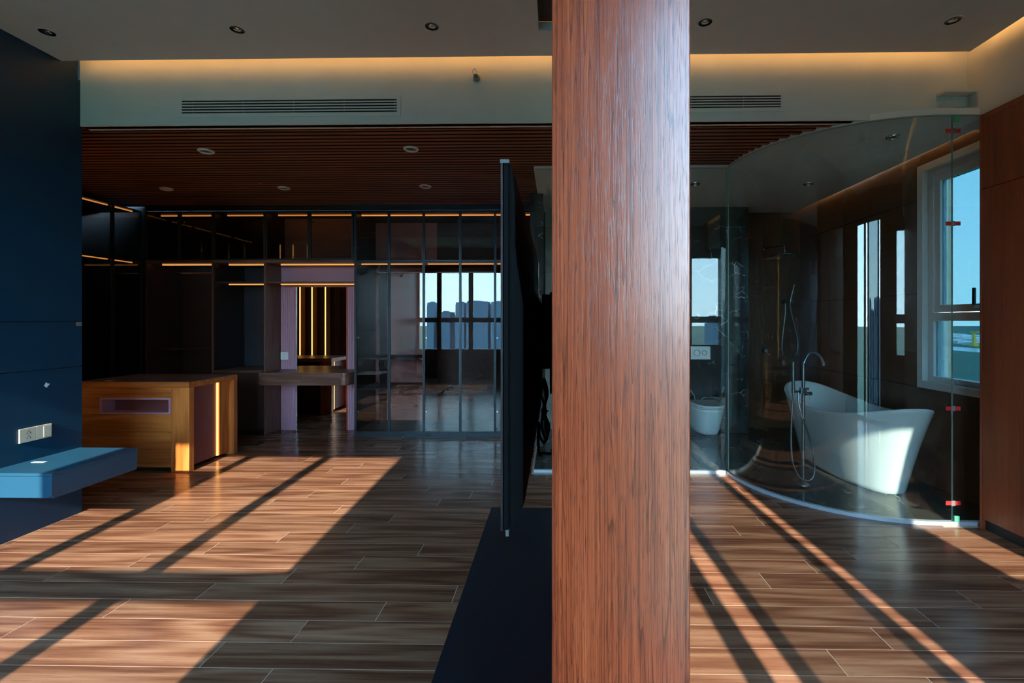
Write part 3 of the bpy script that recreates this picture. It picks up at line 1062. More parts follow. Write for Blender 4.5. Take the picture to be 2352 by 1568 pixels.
# ================================================================== bedside shelf on the navy wall
bs = thing('bedside_shelf', (-3.26, 3.13, 0.33), 'floating blue bedside shelf with a drawer on the navy wall', 'shelf')
box('top', XL + 0.001, -3.046, 2.842, 3.437, 0.462, 0.48, 'navy_bench', bs, bev=0.002)
box('bottom', XL + 0.001, -3.049, 2.858, 3.434, 0.325, 0.338, 'navy_bench', bs)
box('side_panel', -3.062, -3.047, 2.842, 3.437, 0.3385, 0.4615, 'navy_bench', bs, bev=0.0015)
box('back_panel', XL + 0.001, -3.063, 3.42, 3.436, 0.3385, 0.4615, 'navy_bench', bs)
box('drawer_front', XL + 0.003, -3.066, 2.846, 2.862, 0.330, 0.459, 'navy_bench', bs, bev=0.001)
tag(box('paper_tag', -3.42, -3.335, 3.06, 3.085, 0.4802, 0.4812, 'white_plastic'), 'small white paper tag lying on the blue bedside shelf', 'tag')

# ================================================================== things on the navy wall
def socket_plate(name, lab, y0, y1, z0, z1):
    t = thing(name, (XL, (y0 + y1) / 2, z0), lab, 'socket')
    half = (y0 + y1) / 2
    box('plate', XL + 0.0005, XL + 0.009, y0, half - 0.0005, z0, z1, 'cream_plastic', t, bev=0.002)
    box('plate', XL + 0.0005, XL + 0.009, half + 0.0005, y1, z0, z1, 'cream_plastic', t, bev=0.002)
    for zc in (z0 + 0.030, z0 + 0.062):
        for dy, dz in ((0, 0.008), (-0.010, -0.004), (0.010, -0.004)):
            box('socket_hole', XL + 0.0088, XL + 0.0094, y0 + 0.055 + dy - 0.002, y0 + 0.055 + dy + 0.002, zc + dz - 0.004, zc + dz + 0.004, 'black_plastic', t)
    box('switch_rocker', XL + 0.0088, XL + 0.012, half + 0.045, half + 0.095, z0 + 0.008, z1 - 0.008, 'cream_plastic', t, bev=0.001)
    return t


socket_plate('wall_socket', 'cream double socket and switch plate on the navy wall', 3.040, 3.240, 0.607, 0.699)
tag(prism('paper_sticker', [(3.196, 0.962), (3.21, 0.985), (3.217, 0.976), (3.234, 0.972), (3.222, 0.958), (3.212, 0.947)], XL + 0.0003, XL + 0.0013, 'white_plastic', axis='x'), 'torn white sticker on the navy wall above the socket', 'sticker')
tag(box('tape_tab', XL + 0.0003, XL + 0.0015, 3.412, 3.455, 1.367, 1.396, 'film'), 'pale tape tab at the edge of the navy wall', 'tape')

# ================================================================== right wardrobe
rw = thing('tall_wardrobe', (3.07, 2.1, 0), 'tall reddish brown wooden wardrobe at the right wall', 'wardrobe')
box('carcass', 2.892, 3.278, 0.62, 3.276, 0.07, 2.79, 'carcass_dark', rw)
box('end_panel', 2.872, 3.278, 3.277, 3.296, 0.0, 2.794, 'wardrobe_veneer', rw, bev=0.001)
box('plinth', 2.895, 3.275, 0.62, 3.276, 0.0, 0.0695, 'carcass_black', rw)
box('top_rail', 2.874, 2.8915, 0.62, 3.2765, 2.755, 2.793, 'wardrobe_veneer', rw, bev=0.001)
for i in range(5):
    y1 = 3.2745 - i * 0.53
    box('upper_door', 2.872, 2.8915, y1 - 0.527, y1, 2.289, 2.753, 'wardrobe_veneer', rw, bev=0.001)
    d = box('door', 2.872, 2.8915, y1 - 0.527, y1, 0.075, 2.285, 'wardrobe_veneer', rw, bev=0.001)

# ================================================================== downlights
def downlight(name, c, r, lab, group, rim_mat, tilt_lamp=True):
    t = thing(name, c, lab, 'ceiling light', group)
    lathe('rim', [(r * 0.70, 0.0005), (r * 0.70, -0.004), (r * 0.96, -0.003), (r, -0.0002), (r * 0.98, 0.0005)], c, rim_mat, t, n=28, cap=False)
    lathe('reflector', [(r * 0.70, -0.0035), (r * 0.66, 0.012), (r * 0.42, 0.034), (r * 0.40, 0.036)], c, 'dark_chrome', t, n=28, cap=False)
    lathe('lamp', [(r * 0.40, 0.036), (r * 0.40, 0.040)], c, 'dark_slot', t, n=20)
    return t


# holes are hidden by lamps that sit just under the board: each lamp is a shallow tilting spot
def spot(name, c, r, lab, group, rim_mat):
    t = thing(name, c, lab, 'ceiling light', group)
    n = 28
    lathe('rim', [(r, -0.0003), (r * 0.99, -0.008), (r * 0.84, -0.015), (r * 0.74, -0.012), (r * 0.72, -0.0003)], c, rim_mat, t, n=n, cap=False)
    lathe('reflector', [(r * 0.73, -0.0045), (r * 0.55, -0.0022), (r * 0.34, -0.001), (r * 0.30, -0.0008)], c, 'dark_chrome', t, n=n, cap=False)
    lathe('lamp', [(r * 0.31, -0.0009), (r * 0.22, -0.0040), (r * 0.05, -0.0050)], c, 'black_gloss', t, n=16)
    return t


G1 = 'recessed lights in the grey ceiling'
for (x, y_), lab in zip([(-3.224, 2.98), (-2.0, 2.975), (-0.767, 2.965), (0.919, 2.955), (2.424, 2.965)],
                        ['dark recessed ceiling light nearest the navy wall', 'dark recessed ceiling light above the left end of the long grille', 'dark recessed ceiling light just left of the sprinkler',
                         'dark recessed ceiling light just right of the column', 'dark recessed ceiling light nearest the right wall']):
    t = thing('recessed_light', (x, y_, ZC), lab, 'ceiling light', G1)
    r = 0.052
    lathe('rim', [(r, -0.0002), (r * 0.98, -0.0025), (r * 0.80, -0.003), (r * 0.79, -0.0002)], (x, y_, ZC), 'ceiling_paint', t, n=28, cap=False)
    lathe('reflector', [(r * 0.79, -0.0026), (r * 0.74, -0.0010), (r * 0.5, -0.0006), (r * 0.4, -0.0004)], (x, y_, ZC), 'black_gloss', t, n=28, cap=False)
    lathe('lamp', [(r * 0.42, -0.0005), (r * 0.36, -0.0035), (r * 0.1, -0.0045)], (x, y_, ZC), 'chrome', t, n=16)
G2 = 'white spots in the slatted ceiling'
for (x, y_), lab in zip([(-2.926, 3.959), (-1.193, 3.941), (-4.188, 5.081), (-2.903, 5.071), (-1.372, 5.033)],
                        ['white ringed spot in the slatted ceiling, front row nearer the navy wall', 'white ringed spot in the slatted ceiling, front row nearer the column', 'white ringed spot in the slatted ceiling above the drawer island',
                         'white ringed spot in the slatted ceiling beside the red sensor', 'white ringed spot in the slatted ceiling above the glass wardrobe']):
    spot('ceiling_spot', (x, y_, ZS), 0.062, lab, G2, 'white_plastic')
G3 = 'small lights in the bathroom ceiling'
for (x, y_), lab in zip([(2.603, 3.741), (2.615, 4.996), (1.446, 4.974)],
                        ['small bathroom ceiling light above the near end of the tub', 'small bathroom ceiling light in front of the shower', 'small bathroom ceiling light beside the column edge']):
    spot('bathroom_light', (x, y_, ZS - 0.005), 0.050, lab, G3, 'chrome')
t = thing('ceiling_sensor', (-3.036, 4.876, ZS), 'tiny red sensor hanging from the slatted ceiling', 'sensor')
lathe('base', [(0.016, 0), (0.012, -0.012)], (-3.036, 4.876, ZS), 'red_dot', t, n=12)
lathe('tip', [(0.006, -0.012), (0.008, -0.022)], (-3.028, 4.876, ZS), 'red_dot', t, n=10)

# ================================================================== sprinkler and air grilles on the fascia
t = thing('sprinkler_head', (-0.566, YF, 3.15), 'small dark sprinkler head on the white fascia', 'sprinkler')
lathe('escutcheon', [(0.040, -0.0005), (0.036, -0.006), (0.030, -0.010)], (-0.566, YF, 3.148), 'white_paint', t, n=24, axis='y')
lathe('body', [(0.026, -0.0105), (0.022, -0.03), (0.016, -0.05)], (-0.566, YF, 3.145), 'dark_chrome', t, n=20, axis='y')
tube('yoke', [(-0.582, YF - 0.052, 3.150), (-0.584, YF - 0.06, 3.180), (-0.565, YF - 0.06, 3.188), (-0.556, YF - 0.055, 3.160)], 0.0025, 'chrome', t, n=8)


def grille(x0, x1, z0, z1, lab):
    t = thing('air_grille', ((x0 + x1) / 2, YF, z0), lab, 'air vent', 'air grilles in the fascia')
    f = 0.028
    boxes('frame', [(x0 - f, x1 + f, YF - 0.0045, YF - 0.0005, z1, z1 + f), (x0 - f, x1 + f, YF - 0.0045, YF - 0.0005, z0 - f, z0), (x0 - f, x0, YF - 0.0045, YF - 0.0005, z0, z1), (x1, x1 + f, YF - 0.0045, YF - 0.0005, z0, z1)], 'white_paint', t)
    box('backing', x0, x1, YF - 0.0012, YF - 0.0004, z0, z1, 'dark_slot', t)
    n = 4
    g = (z1 - z0) / (2 * n + 1)
    for i in range(n):
        box('blade', x0, x1, YF - 0.0042, YF - 0.0013, z0 + g * (2 * i + 1) + g * 0.05, z0 + g * (2 * i + 2) - g * 0.05, 'white_paint', t)
    k = x0 + 0.08
    while k < x1:
        box('brace', k, k + 0.006, YF - 0.0030, YF - 0.0012, z0, z1, 'window_frame_dark', t)
        k += 0.37
    return t


grille(-2.723, -1.145, 2.915, 3.008, 'long white air grille on the fascia left of the column')
grille(0.15, 1.607, 2.924, 3.010, 'air grille on the fascia right of the column')

# ================================================================== drawer island
IX0, IX1, IY0, IY1, IZ = -4.46, -3.392, 4.376, 5.05, 0.84
isl = thing('drawer_island', ((IX0 + IX1) / 2, 4.7, 0), 'orange brown wooden drawer island with a lit open end', 'cabinet')
box('top_rail', IX0, IX1, IY0, IY1, IZ - 0.055, IZ - 0.004, 'island_veneer', isl, bev=0.001)
box('top', IX0, IX1, IY0, IY1, IZ - 0.0038, IZ, 'desk_veneer', isl)  # darker veneer paints in the dark grazing reflection of the island top
box('corner_post', IX1 - 0.170, IX1, IY0, IY0 + 0.060, 0.0, IZ - 0.0555, 'island_veneer_upright', isl, bev=0.0015)
box('back_post', IX1 - 0.17, IX1, IY1 - 0.055, IY1, 0.0, IZ - 0.0555, 'island_veneer_upright', isl, bev=0.0015)
box('body', IX0 + 0.02, IX1 - 0.175, IY0 + 0.20, IY1 - 0.02, 0.05, IZ - 0.056, 'carcass_dark', isl)
box('inner_panel', IX1 - 0.080, IX1 - 0.068, IY0 + 0.0605, IY1 - 0.056, 0.03, IZ - 0.056, 'maroon_panel', isl)
box('light_strip', IX1 - 0.0675, IX1 - 0.056, IY0 + 0.450, IY0 + 0.464, 0.03, IZ - 0.057, 'led_bright', isl)
box('inner_cheek', IX1 - 0.0675, IX1 - 0.052, IY0 + 0.475, IY1 - 0.056, 0.03, IZ - 0.057, 'island_veneer_upright', isl)
box('plinth', IX0 + 0.03, IX1 - 0.172, IY0 + 0.05, IY0 + 0.07, 0.0, 0.040, 'carcass_black', isl)
fx0, fx1 = IX0, IX1 - 0.172
fy0, fy1 = IY0 + 0.012, IY0 + 0.030
# front: fixed rail, framed slot, drawers
boxes('front_rail', [(fx0, fx1, fy0, fy1, 0.690, IZ - 0.056), (fx0, -4.246, fy0, fy1, 0.536, 0.690), (-3.572, fx1, fy0, fy1, 0.536, 0.690)], 'island_veneer', isl)
sl = boxes('slot_frame', [(-4.245, -3.573, fy0 - 0.004, fy1 + 0.12, 0.672, 0.689), (-4.245, -3.573, fy0 - 0.004, fy1 + 0.12, 0.537, 0.554), (-4.245, -4.226, fy0 - 0.004, fy1 + 0.12, 0.554, 0.672), (-3.592, -3.573, fy0 - 0.004, fy1 + 0.12, 0.554, 0.672)], 'mauve_panel', isl)
box('slot_back', -4.245, -3.573, fy1 + 0.121, fy1 + 0.13, 0.537, 0.689, 'maroon_panel', sl)
for z0, z1 in ((0.373, 0.534), (0.208, 0.370), (0.042, 0.205)):
    box('drawer_front', fx0, fx1, fy0, fy1, z0, z1, 'island_veneer', isl, bev=0.0015)
tag(box('paper_scrap', -4.25, -4.18, 4.43, 4.47, IZ + 0.0002, IZ + 0.0022, 'white_plastic'), 'white scrap on top of the drawer island', 'scrap')

# ================================================================== back wardrobe with glass doors
wx = [-2.438, -2.028, -1.602, -1.155, -0.731, -0.255]
gwb = thing('glass_wardrobe', (-1.35, 6.1, 0), 'tall wardrobe with reflective smoked glass doors along the back wall', 'wardrobe')
box('left_side', -2.462, -2.440, YB + 0.02, 6.478, 0.0, 2.755, 'carcass_blue', gwb)
box('right_side', -0.255, -0.235, YB + 0.02, 6.478, 0.0, 2.755, 'carcass_blue', gwb)
box('back_panel', -2.438, wx[2], 6.46, 6.477, 0.06, 2.75, 'carcass_rose', gwb)
box('back_panel', wx[2], -0.256, 6.46, 6.477, 0.06, 2.75, 'carcass_dark', gwb)
box('top_panel', -2.438, -0.256, YB + 0.03, 6.459, 2.735, 2.755, 'carcass_black', gwb)
box('floor_panel', -2.438, -0.256, YB + 0.03, 6.459, 0.045, 0.062, 'carcass_dark', gwb)
box('plinth', -2.458, -0.237, YB + 0.008, YB + 0.028, 0.0, 0.046, 'gunmetal', gwb)
box('valance', -5.05, -0.235, YB + 0.01, YB + 0.03, 2.758, ZS - 0.001, 'gunmetal', gwb)
box('middle_shelf', -2.438, -0.256, YB + 0.035, 6.458, 2.125, 2.150, 'carcass_black', gwb)
box('led_strip', -2.43, -0.262, YB + 0.16, YB + 0.172, 2.722, 2.734, 'led_warm', gwb)
box('led_strip', -2.43, -0.262, YB + 0.16, YB + 0.172, 2.112, 2.124, 'led_warm', gwb)
box('side_fin', -2.30, -2.285, YB + 0.40, 6.458, 0.063, 2.124, 'carcass_blue', gwb)
for i in (2, 4):
    box('divider', wx[i] - 0.009, wx[i] + 0.009, YB + 0.04, 6.458, 0.063, 2.124, 'carcass_blue', gwb)
tube('hanging_rod', [(-2.28, YB + 0.32, 2.03), (wx[2] - 0.011, YB + 0.32, 2.03)], 0.009, 'aluminium', gwb, n=10, sub=1)
tube('hanging_rod', [(wx[2] + 0.011, YB + 0.32, 2.03), (wx[4] - 0.011, YB + 0.32, 2.03)], 0.009, 'aluminium', gwb, n=10, sub=1)
box('shelf', -2.437, wx[2] - 0.011, YB + 0.05, 6.457, 0.93, 0.95, 'carcass_blue', gwb)
box('shelf', -2.437, wx[2] - 0.011, YB + 0.05, 6.457, 0.56, 0.575, 'carcass_blue', gwb)
# inner socket on the side fin
sk = box('wardrobe_socket', -2.300, -2.230, YB + 0.394, YB + 0.399, 0.80, 0.88, 'black_plastic', gwb, bev=0.001)
fw = 0.013
for i in range(5):
    x0, x1 = wx[i] + 0.0015, wx[i + 1] - 0.0015
    for nm, z0, z1 in (('lower_door', 0.049, 2.128), ('upper_door', 2.134, 2.752)):
        d = boxes(nm, [(x0, x0 + fw, YB, YB + 0.02, z0, z1), (x1 - fw, x1, YB, YB + 0.02, z0, z1), (x0 + fw, x1 - fw, YB, YB + 0.02, z1 - fw, z1), (x0 + fw, x1 - fw, YB, YB + 0.02, z0, z0 + fw)], 'gunmetal', gwb)
        box('pane', x0 + fw, x1 - fw, YB + 0.008, YB + 0.012, z0 + fw, z1 - fw, 'smoked_glass', d)
    if i % 2 == 0:
        for zh in (0.30, 1.20, 1.98, 2.30, 2.62):
            lathe('hinge', [(0.011, 0), (0.011, 0.008)], (x0 + 0.022, YB + 0.021, zh), 'chrome', gwb, n=10, axis='y')


# ================================================================== upper cabinets with dark glass doors
def upper_cabinet(x0, x1, doors, lab, back):
    t = thing('overhead_cabinet', ((x0 + x1) / 2, 6.0, 2.15), lab, 'cabinet', 'overhead cabinets in the dressing area')
    yb_ = 6.20
    box('left_side', x0, x0 + 0.018, YB + 0.022, yb_, 2.150, 2.755, 'carcass_black', t)
    box('right_side', x1 - 0.018, x1, YB + 0.022, yb_, 2.150, 2.755, 'carcass_black', t)
    box('back_panel', x0 + 0.018, x1 - 0.018, yb_ - 0.012, yb_, 2.150, 2.755, back, t)
    box('top_panel', x0 + 0.018, x1 - 0.018, YB + 0.022, yb_ - 0.012, 2.738, 2.755, 'carcass_black', t)
    box('bottom_panel', x0, x1, YB + 0.0, yb_, 2.118, 2.1495, 'desk_veneer', t)
    box('led_strip', x0 + 0.07, x1 - 0.02, YB + 0.15, YB + 0.162, 2.725, 2.737, 'led_warm', t)
    for (a, b) in doors:
        d = boxes('door', [(a + 0.0015, a + 0.022, YB, YB + 0.02, 2.153, 2.752), (b - 0.022, b - 0.0015, YB, YB + 0.02, 2.153, 2.752), (a + 0.022, b - 0.022, YB, YB + 0.02, 2.735, 2.752), (a + 0.022, b - 0.022, YB, YB + 0.02, 2.153, 2.170)], 'gunmetal', t)
        box('pane', a + 0.022, b - 0.022, YB + 0.008, YB + 0.012, 2.170, 2.735, 'dark_smoked_glass', d)
        lathe('hinge', [(0.012, 0), (0.012, 0.008)], (a + 0.035, YB + 0.021, 2.62), 'chrome', t, n=10, axis='y')
    return t


upper_cabinet(-5.045, -4.198, [(-5.045, -4.62), (-4.62, -4.198)], 'dark glass overhead cabinet in the corner above the hanging bay', 'carcass_black')
upper_cabinet(-4.196, -3.552, [(-4.196, -3.552)], 'single-door dark glass overhead cabinet above the niche', 'carcass_black')
upper_cabinet(-3.550, -2.464, [(-3.550, -3.009), (-3.009, -2.464)], 'dark glass overhead cabinet above the vanity mirror', 'carcass_rose')

# ================================================================== hanging bay
hb = thing('hanging_bay', (-4.62, 6.0, 0), 'open dark hanging bay with a lit rail in the corner', 'wardrobe')
box('left_side', -5.045, -5.02, YB + 0.005, 6.478, 0, 2.117, 'carcass_dark', hb)
box('right_side', -4.220, -4.198, YB + 0.005, 6.478, 0, 2.117, 'desk_veneer_upright', hb)
box('back_panel', -5.019, -4.221, 6.36, 6.38, 0, 2.117, 'carcass_dark', hb)
box('led_strip', -4.94, -4.225, YB + 0.13, YB + 0.142, 2.104, 2.116, 'led_warm', hb)
tube('hanging_rod', [(-5.015, YB + 0.28, 2.02), (-4.222, YB + 0.28, 2.02)], 0.010, 'chrome', hb, n=10, sub=1)
box('shelf', -5.019, -4.222, YB + 0.15, 6.359, 1.045, 1.063, 'carcass_dark', hb)

# ================================================================== niche with counter
nb = thing('niche_unit', (-3.87, 6.0, 0), 'dark niche unit with a counter, lit shelf and fluted mauve panel', 'cabinet')
box('left_side', -4.196, -4.178, YB + 0.005, 6.46, 0.80, 2.117, 'carcass_black', nb)
box('back_panel', -4.177, -3.571, 6.36, 6.38, 0.80, 2.117, 'carcass_blue', nb)
box('led_strip', -4.10, -3.575, YB + 0.14, YB + 0.152, 2.104, 2.116, 'led_warm', nb)
box('shelf', -4.177, -3.571, YB + 0.03, 6.359, 1.872, 1.892, 'carcass_dark', nb)
box('led_strip', -4.10, -3.575, YB + 0.14, YB + 0.152, 1.858, 1.870, 'led_warm', nb)
box('counter', -4.196, -3.571, YB - 0.005, 6.38, 0.775, 0.80, 'desk_veneer', nb)
for i in range(2):
    box('cupboard_door', -4.19 + i * 0.31, -4.19 + i * 0.31 + 0.307, YB, YB + 0.018, 0.07, 0.772, 'carcass_dark', nb, bev=0.001)
box('carcass', -4.19, -3.572, YB + 0.019, 6.38, 0.06, 0.774, 'carcass_black', nb)
box('plinth', -4.19, -3.572, YB + 0.05, YB + 0.07, 0.0, 0.0595, 'carcass_black', nb)


def fluted(name, x0, x1, y0, z0, z1, n, mat, parent):
    """panel of half-round flutes"""
    pts = [(x1, y0 + 0.014), (x0, y0 + 0.014)]
    w = (x1 - x0) / n
    for i in range(n):
        for k in range(1, 6):
            a = math.pi * k / 6
            pts.append((x0 + w * i + w / 2 - math.cos(a) * w / 2, y0 + 0.008 - math.sin(a) * 0.008))
        pts.append((x0 + w * (i + 1), y0 + 0.008)) if i < n - 1 else None
    return prism(name, pts, z0, z1, mat, parent)


fluted('fluted_panel', -3.865, -3.635, 6.335, 0.825, 1.868, 7, 'mauve_panel', nb)
box('panel_skirting', -3.865, -3.635, 6.325, 6.358, 0.801, 0.822, 'carcass_dark', nb)

# ================================================================== vanity
va = thing('vanity_unit', (-3.0, 6.0, 0), 'vanity unit with desk, lit mirror and fluted mauve panels', 'vanity')
VB = 6.12
box('left_side', -3.569, -3.548, YB + 0.0, 6.38, 0.0, 2.117, 'desk_veneer_upright', va)
box('back_panel', -3.547, -2.464, VB + 0.015, VB + 0.03, 0.0, 2.117, 'mauve_panel', va)
fluted('fluted_panel', -3.547, -3.345, VB, 0.0, 1.85, 7, 'mauve_panel', va)
fluted('fluted_panel', -2.682, -2.464, VB, 0.0, 1.85, 7, 'mauve_panel', va)
box('mirror', -3.343, -2.684, VB + 0.004, VB + 0.010, 0.0, 1.845, 'mirror', va)
box('mirror_edge_trim', -3.3445, -3.338, VB - 0.002, VB + 0.003, 0.0, 1.85, 'aluminium', va)
box('mirror_edge_trim', -2.692, -2.6825, VB - 0.002, VB + 0.003, 0.0, 1.85, 'red_dot', va)
box('led_strip', -3.44, -2.47, YB + 0.14, YB + 0.152, 2.104, 2.116, 'led_warm', va)
box('shelf', -3.547, -2.464, YB + 0.03, VB - 0.001, 1.872, 1.890, 'desk_veneer', va)
box('led_strip', -3.44, -2.47, YB + 0.14, YB + 0.152, 1.858, 1.870, 'led_warm', va)
# desk with a rounded front corner
dy0 = 5.66
pts = [(-3.569, VB - 0.001), (-3.569, YB - 0.001), (-3.60, YB - 0.002), (-3.515, dy0)] if False else [(-3.547, VB - 0.003), (-3.547, YB + 0.0), (-3.545, dy0)]
R = 0.07
xe = -2.470
for k in range(9):
    a = math.pi / 2 * k / 8
    pts.append((xe - R + R * math.sin(a), dy0 + R - R * math.cos(a)))
pts.append((xe, VB - 0.003))
dk = prism('desk_top', pts, 0.765, 0.785, 'desk_veneer', va)
pts2 = [(p[0], p[1] + (0.004 if p[1] < 5.8 else 0)) for p in pts]
prism('desk_apron', pts2, 0.637, 0.7645, 'desk_veneer', va)
box('drawer_front', -3.52, -3.04, dy0 - 0.001, dy0 + 0.003, 0.645, 0.758, 'desk_veneer', va)
box('drawer_front', -3.035, -2.555, dy0 - 0.001, dy0 + 0.003, 0.645, 0.758, 'desk_veneer', va)
t = thing('white_socket', (-3.49, VB - 0.009, 0.905), 'white double socket on the fluted panel beside the mirror', 'socket')
box('plate', -3.538, -3.440, VB - 0.016, VB - 0.0085, 0.905, 1.006, 'white_plastic', t, bev=0.002)
for zc in (0.933, 0.975):
    for dx, dz in ((0, 0.010), (-0.010, -0.003), (0.010, -0.003)):
        box('socket_hole', -3.489 + dx - 0.002, -3.489 + dx + 0.002, VB - 0.0164, VB - 0.0159, zc + dz - 0.004, zc + dz + 0.004, 'black_plastic', t)

# ================================================================== side wardrobes of the dressing area
sw = thing('side_wardrobe', (-5.35, 4.9, 0), 'dark glass wardrobe along the left side behind the navy wall', 'wardrobe')
box('carcass', -5.60, -5.585, 3.60, 5.79, 0.0, 2.755, 'carcass_black', sw)
box('top_panel', -5.584, XD - 0.022, 3.60, 5.79, 2.738, 2.755, 'carcass_black', sw)
box('middle_shelf', -5.584, XD - 0.022, 3.60, 5.79, 2.120, 2.150, 'carcass_black', sw)
box('led_strip', XD - 0.055, XD - 0.043, 3.65, 5.38, 2.725, 2.737, 'led_warm', sw)
box('led_strip', XD - 0.055, XD - 0.043, 5.42, 5.70, 2.725, 2.737, 'led_warm', sw)
box('led_strip', XD - 0.055, XD - 0.043, 3.65, 5.38, 2.107, 2.119, 'led_warm', sw)
box('led_strip', XD - 0.055, XD - 0.043, 5.42, 5.70, 2.107, 2.119, 'led_warm', sw)
box('plinth', XD - 0.05, XD - 0.03, 3.60, 5.79, 0, 0.05, 'carcass_black', sw)
for (a, b) in ((5.405, 5.79), (4.99, 5.395), (4.58, 4.985), (4.17, 4.575), (3.76, 4.165)):
    for nm, z0, z1 in (('lower_door', 0.055, 2.128), ('upper_door', 2.134, 2.752)):
        d = boxes(nm, [(XD - 0.02, XD, a, a + 0.013, z0, z1), (XD - 0.02, XD, b - 0.013, b, z0, z1), (XD - 0.02, XD, a + 0.013, b - 0.013, z1 - 0.013, z1), (XD - 0.02, XD, a + 0.013, b - 0.013, z0, z0 + 0.013)], 'gunmetal', sw)
        box('pane', XD - 0.012, XD - 0.008, a + 0.013, b - 0.013, z0 + 0.013, z1 - 0.013, 'dark_smoked_glass', d)

# display cabinet on the back of the navy wall: its upright lights show in the mirror
dc = thing('display_cabinet', (-4.5, 3.6, 0), 'shallow cabinet with upright light strips, seen only in the mirror', 'cabinet')
box('back_panel', -5.05, -3.98, 3.447, 3.46, 0.0, 2.75, 'carcass_dark', dc)
box('base', -5.05, -3.98, 3.461, 3.80, 0.0, 0.70, 'carcass_dark', dc)
box('top_panel', -5.05, -3.98, 3.461, 3.80, 2.73, 2.75, 'carcass_dark', dc)
for x in (-4.91, -4.64, -4.42, -4.175):
    box('light_strip', x - 0.007, x + 0.007, 3.6205, 3.630, 0.72, 2.69, 'led_mirror', dc)
    box('divider', x - 0.010, x + 0.010, 3.461, 3.62, 0.70, 2.729, 'carcass_rose', dc)
for z in (1.15, 1.6, 2.05):
    box('glass_shelf', -5.04, -3.99, 3.474, 3.60, z, z + 0.006, 'clear_pane', dc)

# ================================================================== bathtub
TXC, TYC, TLH = 2.735, 4.545, 0.885
tub = thing('bathtub', (TXC, TYC, 0.008), 'white freestanding oval bathtub with raised ends behind the curved glass', 'bathtub')


def tub_ring(hw, hl, zf, n=72, ex=2.35, dy=0.0):
    out = []
    for i in range(n):
        a = 2 * math.pi * i / n
        c, s = math.cos(a), math.sin(a)
        x = math.copysign(abs(c) ** (2 / ex), c) * hw
        y_ = math.copysign(abs(s) ** (2 / ex), s) * hl
        out.append((TXC + x, TYC + y_ + dy, zf(y_ / hl)))
    return out


def rim_z(s):
    return 0.585 + 0.145 * abs(s) ** 2.0


n = 72
rings = []
for f in [0, 0.02, 0.06, 0.15, 0.3, 0.45, 0.6, 0.75, 0.88, 0.96, 1.0]:
    g = f ** 1.15
    bulge = 0.010 if f == 0 else 0
    hw = 0.235 + (0.362 - 0.235) * (0.35 * g + 0.65 * g ** 0.8) - (0.012 if f == 0 else 0)
    hl = 0.655 + (TLH - 0.655) * (0.7 * f + 0.3 * f ** 2) - (0.012 if f == 0 else 0)
    rings.append(tub_ring(hw, hl, (lambda s, f=f: 0.009 + (rim_z(s) - 0.009) * f)))
rings.append(tub_ring(0.358, TLH - 0.006, lambda s: rim_z(s) + 0.008))
rings.append(tub_ring(0.344, TLH - 0.022, lambda s: rim_z(s) + 0.008))
rings.append(tub_ring(0.336, TLH - 0.032, lambda s: rim_z(s) - 0.004))
for f in [0.9, 0.75, 0.55, 0.35, 0.18, 0.08]:
    g = f ** 0.8
    rings.append(tub_ring(0.19 + (0.334 - 0.19) * g, 0.55 + (TLH - 0.04 - 0.55) * g, (lambda s, f=f: 0.14 + (rim_z(s) - 0.14) * f)))
rings.append(tub_ring(0.15, 0.5, lambda s: 0.14))
vs = [v for r in rings for v in r]
fs = []
for j in range(len(rings) - 1):
    for i in range(n):
        a, b = j * n + i, j * n + (i + 1) % n
        fs.append((a, b, b + n, a + n))
fs.append(tuple(range(n))[::-1])
fs.append(tuple(range((len(rings) - 1) * n, len(rings) * n)))
mesh_obj('tub_shell', vs, fs, 'tub_acrylic', tub, smooth=lambda p: len(p.vertices) == 4)
lathe('drain', [(0.035, 0), (0.030, 0.004)], (TXC, TYC, 0.1405), 'chrome', tub, n=20)
box('overflow_slot', TXC - 0.05, TXC + 0.05, TYC - TLH + 0.078, TYC - TLH + 0.084, 0.62, 0.634, 'dark_chrome', tub)
box('badge', 2.905, 2.935, 3.735, 3.742, 0.655, 0.668, 'dark_chrome', tub)

# ================================================================== floor mounted tub filler
fx, fyy = 2.115, 4.125
fa = thing('tub_filler', (fx, fyy, 0.008), 'floor standing chrome tub filler with hand shower beside the bathtub', 'faucet')
lathe('base', [(0.048, 0.0), (0.048, 0.012), (0.030, 0.016), (0.022, 0.05)], (fx, fyy, 0.0085), 'brushed_steel', fa, n=28)
tube('spout', [(fx, fyy, 0.02), (fx, fyy, 0.5), (fx, fyy, 0.98), (fx + 0.004, fyy, 1.045), (fx + 0.04, fyy + 0.005, 1.110), (fx + 0.088, fyy + 0.01, 1.130), (fx + 0.137, fyy + 0.015, 1.108), (fx + 0.172, fyy + 0.02, 1.06), (fx + 0.182, fyy + 0.02, 1.022)], 0.0135, 'brushed_steel', fa, n=16, sub=8)
box('mixer_block', fx - 0.026, fx + 0.022, fyy - 0.022, fyy + 0.022, 0.785, 0.835, 'brushed_steel', fa, bev=0.005, seg=2)
tube('diverter', [(fx + 0.015, fyy, 0.825), (fx + 0.045, fyy, 0.825)], 0.012, 'dark_chrome', fa, n=14, sub=1)
hdl = tube('mixer_handle', [(fx + 0.015, fyy, 0.785), (fx + 0.070, fyy, 0.785)], 0.016, 'dark_chrome', fa, n=16, sub=1)
tube('lever', [(fx + 0.058, fyy - 0.004, 0.775), (fx + 0.050, fyy - 0.01, 0.715)], 0.0045, 'dark_chrome', hdl, n=10, sub=1)
tube('holder_arm', [(fx - 0.02, fyy, 0.80), (fx - 0.095, fyy, 0.80)], 0.010, 'dark_chrome', fa, n=12, sub=1)
